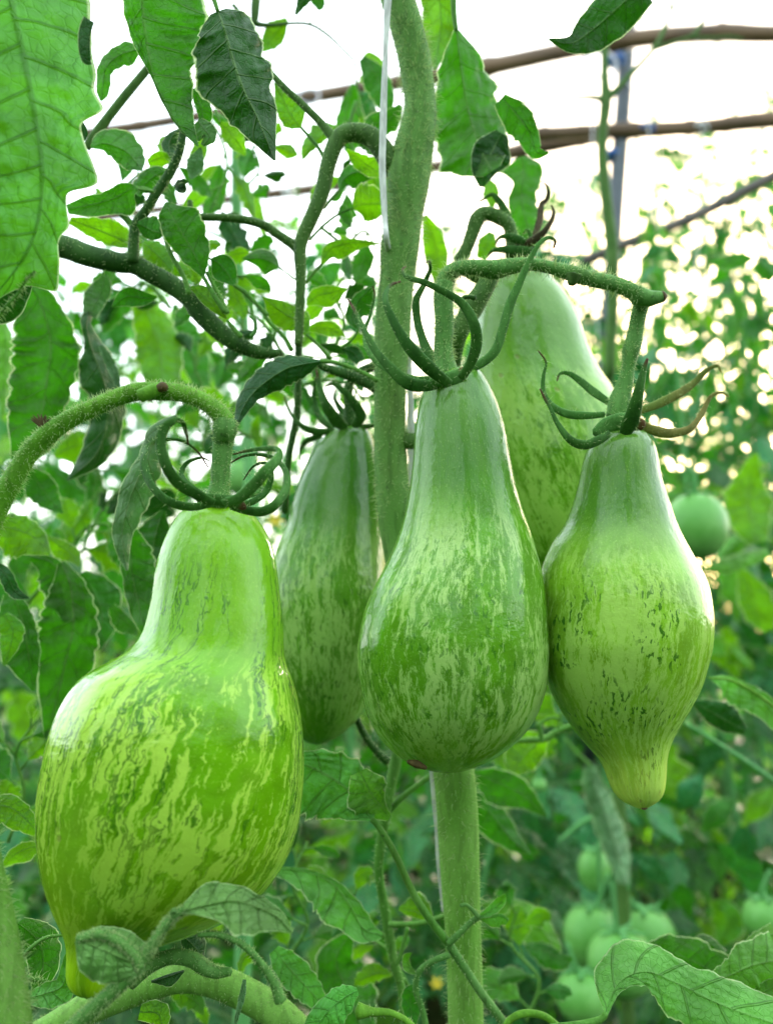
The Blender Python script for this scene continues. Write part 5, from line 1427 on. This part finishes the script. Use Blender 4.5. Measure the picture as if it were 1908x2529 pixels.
leaf(fr_, H, [(925, 315), (945, 400), (985, 500), (1020, 600), (1045, 700), (1060, 800)], [25, 50, 60, 60, 50, 20], [20, 35, 50, 55, 50, 20], .70, 'leaf_grey', fa=.9, fb=.9, nt=6, rip=.15, quilt=.08, curl=.3,
     stalk=[(860, 260), (820, 210)], sr=9)
ptube('leaf_stalk', fr_, H, [(960, 640), (955, 740), (962, 830), (950, 900)], [9, 8, 8, 8], .74, MAT['far_stem'])
ptube('leaf_stalk', fr_, H, [(925, 530), (860, 570), (790, 630)], [14, 12, 6], .75, MAT['far_stem'])
ptube('leaf_stalk', fr_, H, [(1060, 700), (1075, 770), (1080, 830)], [8, 10, 5], .72, MAT['far_stem'])
leaf(fr_, H, [(1430, 870), (1470, 920), (1480, 980), (1450, 1040)], [20, 60, 60, 20], [20, 60, 60, 20], .80, 'leaf_bright', nt=3)
for pts, rd in [([(560, 930), (800, 905), (1100, 900), (1450, 820)], 4), ([(640, 1430), (900, 1350), (1200, 1230)], 5), ([(1290, 1080), (1275, 1250), (1285, 1450)], 9), ([(950, -100), (975, 200), (950, 420), (905, 640)], 6),
                ([(1110, 200), (1150, 420), (1170, 700), (1240, 900)], 6), ([(620, 250), (640, 500), (610, 800), (640, 1100)], 7), ([(1300, -200), (1200, 60), (1080, 200)], 6), ([(640, 1100), (820, 1060), (960, 1180)], 5)]:
    ptube('branch', fr_, N, pts, [rd, rd * .9, rd * .7], 1.12, MAT['branch'], ns=8)
for mid_, w_l in [([(600, 480), (640, 620), (610, 760)], 45), ([(960, 880), (990, 1050), (950, 1280)], 55), ([(860, 640), (900, 690), (900, 760)], 45), ([(1120, 330), (1160, 450), (1150, 600)], 50), ([(580, 190), (630, 250), (610, 340)], 35),
                  ([(690, 880), (620, 960), (560, 1060)], 40), ([(720, 690), (800, 720), (880, 700)], 30), ([(540, 0), (580, -60), (560, -160)], 30), ([(740, 460), (800, 520), (790, 600)], 30), ([(1230, 640), (1290, 720), (1270, 840)], 42),
                  ([(1090, 1010), (1140, 1080), (1120, 1200)], 44), ([(1330, 300), (1290, 420), (1340, 520)], 40)]:
    leaf(fr_, N, mid_, [6, w_l, w_l * .7, 4], [6, w_l * .8, w_l * .8, 4], 1.10, 'leaf', nt=3, res=(20, 7), ser=.4, rip=.2)
for k, (cx_, cy_, s_, m_) in enumerate([(1230, 560, 70, 'leaf_far'), (1330, 430, 80, 'leaf_far'), (1440, 520, 75, 'leaf'), (1560, 640, 85, 'leaf_far'), (1180, 740, 70, 'leaf_far'), (1310, 860, 70, 'leaf_far'), (1620, 480, 80, 'leaf_bright'),
                                        (820, 500, 55, 'leaf_far'), (760, 620, 50, 'leaf_far'), (690, 560, 50, 'leaf_far'), (550, 730, 55, 'leaf_far'), (640, 760, 45, 'leaf_far')]):
    a = k * 1.3 + 1.0
    leaf(fr_, H, [(cx_ - s_ * math.cos(a), cy_ - s_ * .9), (cx_, cy_), (cx_ + s_ * math.cos(a), cy_ + s_ * .9, .02)], [10, s_ * .7, 5], [10, s_ * .6, 5], .92 + .02 * (k % 4), m_, nt=3, res=(16, 6))


def sprig(parent, pts, d, n, size, mats, seed):
    rs = np.random.default_rng(seed)
    c2 = catmull(np.array(pts, float), 40)
    ptube('branch', parent, Z, [tuple(p) for p in pts], [5.0, 4.2, 3.4, 2.6][:len(pts)] if len(pts) <= 4 else [5, 3], d, MAT['stalk'], ns=8, per=5)
    for k in range(n):
        f = (k + .6) / n
        i = min(38, int(f * 39))
        p, t2 = c2[i], c2[i + 1] - c2[i]
        t2 = t2 / (np.hypot(*t2) + 1e-6)
        sd = 1 if k % 2 else -1
        a = math.atan2(t2[1], t2[0]) + sd * rs.uniform(.5, 1.3)
        s_ = size * rs.uniform(.6, 1.25)
        b0 = p + np.array([math.cos(a), math.sin(a)]) * s_ * .45
        a2 = a + rs.uniform(-.3, .3)
        m1 = b0 + np.array([math.cos(a2), math.sin(a2)]) * s_ * .55 + [0, s_ * .06]
        m2 = m1 + np.array([math.cos(a2 + rs.uniform(-.5, .5)), math.sin(a2) + rs.uniform(.1, .7)]) * s_ * .5
        m3 = m2 + (m2 - m1) * .5 + [0, s_ * .12]
        w1 = s_ * rs.uniform(.28, .48)
        w2 = s_ * rs.uniform(.16, .44)
        leaf(parent, Z, [tuple(b0), tuple(m1), tuple(m2), tuple(m3)], [3, w1, w1 * .8, 2], [3, w2, w2 * .8, 2], d + rs.uniform(-.015, .02), mats[rs.integers(len(mats))], nt=rs.integers(3, 6), ser=rs.uniform(.18, .5),
             rip=rs.uniform(.08, .22), fa=rs.uniform(-.6, 1.0), fb=rs.uniform(-.6, 1.0), res=(26, 8), stalk=[tuple(p)], sr=3.2)


MB_ = ['leaf', 'leaf_bright', 'leaf', 'leaf_bright', 'leaf_dark']
for k, (par, pts, d, n, size) in enumerate([
        (mp, [(560, 900), (600, 800), (560, 700), (600, 620)], .40, 8, 62), (mp, [(700, 880), (650, 800), (560, 740), (470, 700)], .36, 8, 58), (mp, [(800, 900), (850, 800), (830, 720), (880, 640)], .38, 7, 55),
        (lp, [(250, 520), (300, 470), (360, 420), (430, 400)], .36, 8, 60), (lp, [(480, 260), (540, 330), (560, 420), (520, 520)], .40, 7, 60), (mp, [(880, 250), (860, 330), (880, 400), (840, 470)], .38, 7, 58),
        (lp, [(330, 640), (420, 620), (520, 640), (600, 690)], .335, 9, 56), (mp, [(620, 980), (680, 900), (760, 880), (860, 900)], .36, 8, 58), (lp, [(500, 1100), (520, 1000), (480, 900), (520, 820)], .45, 9, 72),
        (lp, [(20, 1150), (120, 1100), (220, 1120), (260, 1220)], .45, 8, 80), (lp, [(60, 1500), (160, 1380), (220, 1300), (330, 1300)], .42, 9, 84), (mp, [(720, 960), (790, 940), (860, 950), (900, 990)], .36, 7, 44),
        (mp, [(1250, 1950), (1290, 1880), (1260, 1800), (1290, 1740)], .50, 6, 62), (lp, [(20, 2080), (60, 1960), (40, 1860), (90, 1780)], .35, 7, 80), (mp, [(700, 2380), (760, 2280), (720, 2180), (760, 2080)], .38, 8, 74),
        (mp, [(1300, 2520), (1330, 2420), (1260, 2330), (1280, 2240)], .42, 7, 78), (lp, [(420, 760), (360, 700), (300, 720), (230, 690)], .42, 7, 64), (mp, [(640, 560), (600, 480), (640, 420), (620, 350)], .42, 6, 52),
        (mp, [(1010, 2440), (960, 2350), (900, 2300), (860, 2200)], .37, 6, 62), (lp, [(330, 2440), (420, 2420), (520, 2460), (600, 2430)], .33, 7, 66),
        (mp, [(790, 560), (850, 600), (900, 570), (930, 620)], .36, 5, 46), (lp, [(620, 1080), (560, 1040), (600, 980), (660, 1010)], .42, 6, 52)]):
    sprig(par, pts, d, n, size, MB_, 40 + k)


def flower(label, x, y, d, s):
    c = P(x, y, d)
    t = thing('tomato_flower', label, 'flower', c)
    for k in range(6):
        a = k * 1.047
        dv = RIGHT * math.cos(a) + UP * math.sin(a)
        tube('petal', t, [c, c + dv * s * .5 - FWD * s * .2, c + dv * s], [s * .08, s * .22, s * .03], MAT['petal'], ns=6, per=3, flat=(FWD, .25))


flower('small yellow tomato flower low between the thin stem and the thick stem', 1078, 2428, .60, .0055)
flower('yellow tomato flower seen between the widest tomato and the slender one', 680, 1285, .55, .006)

# names: Blender's own suffix for repeats, meshes follow
for o in bpy.data.objects:
    if o.type == 'MESH' and o.data.users == 1:
        o.data.name = o.name
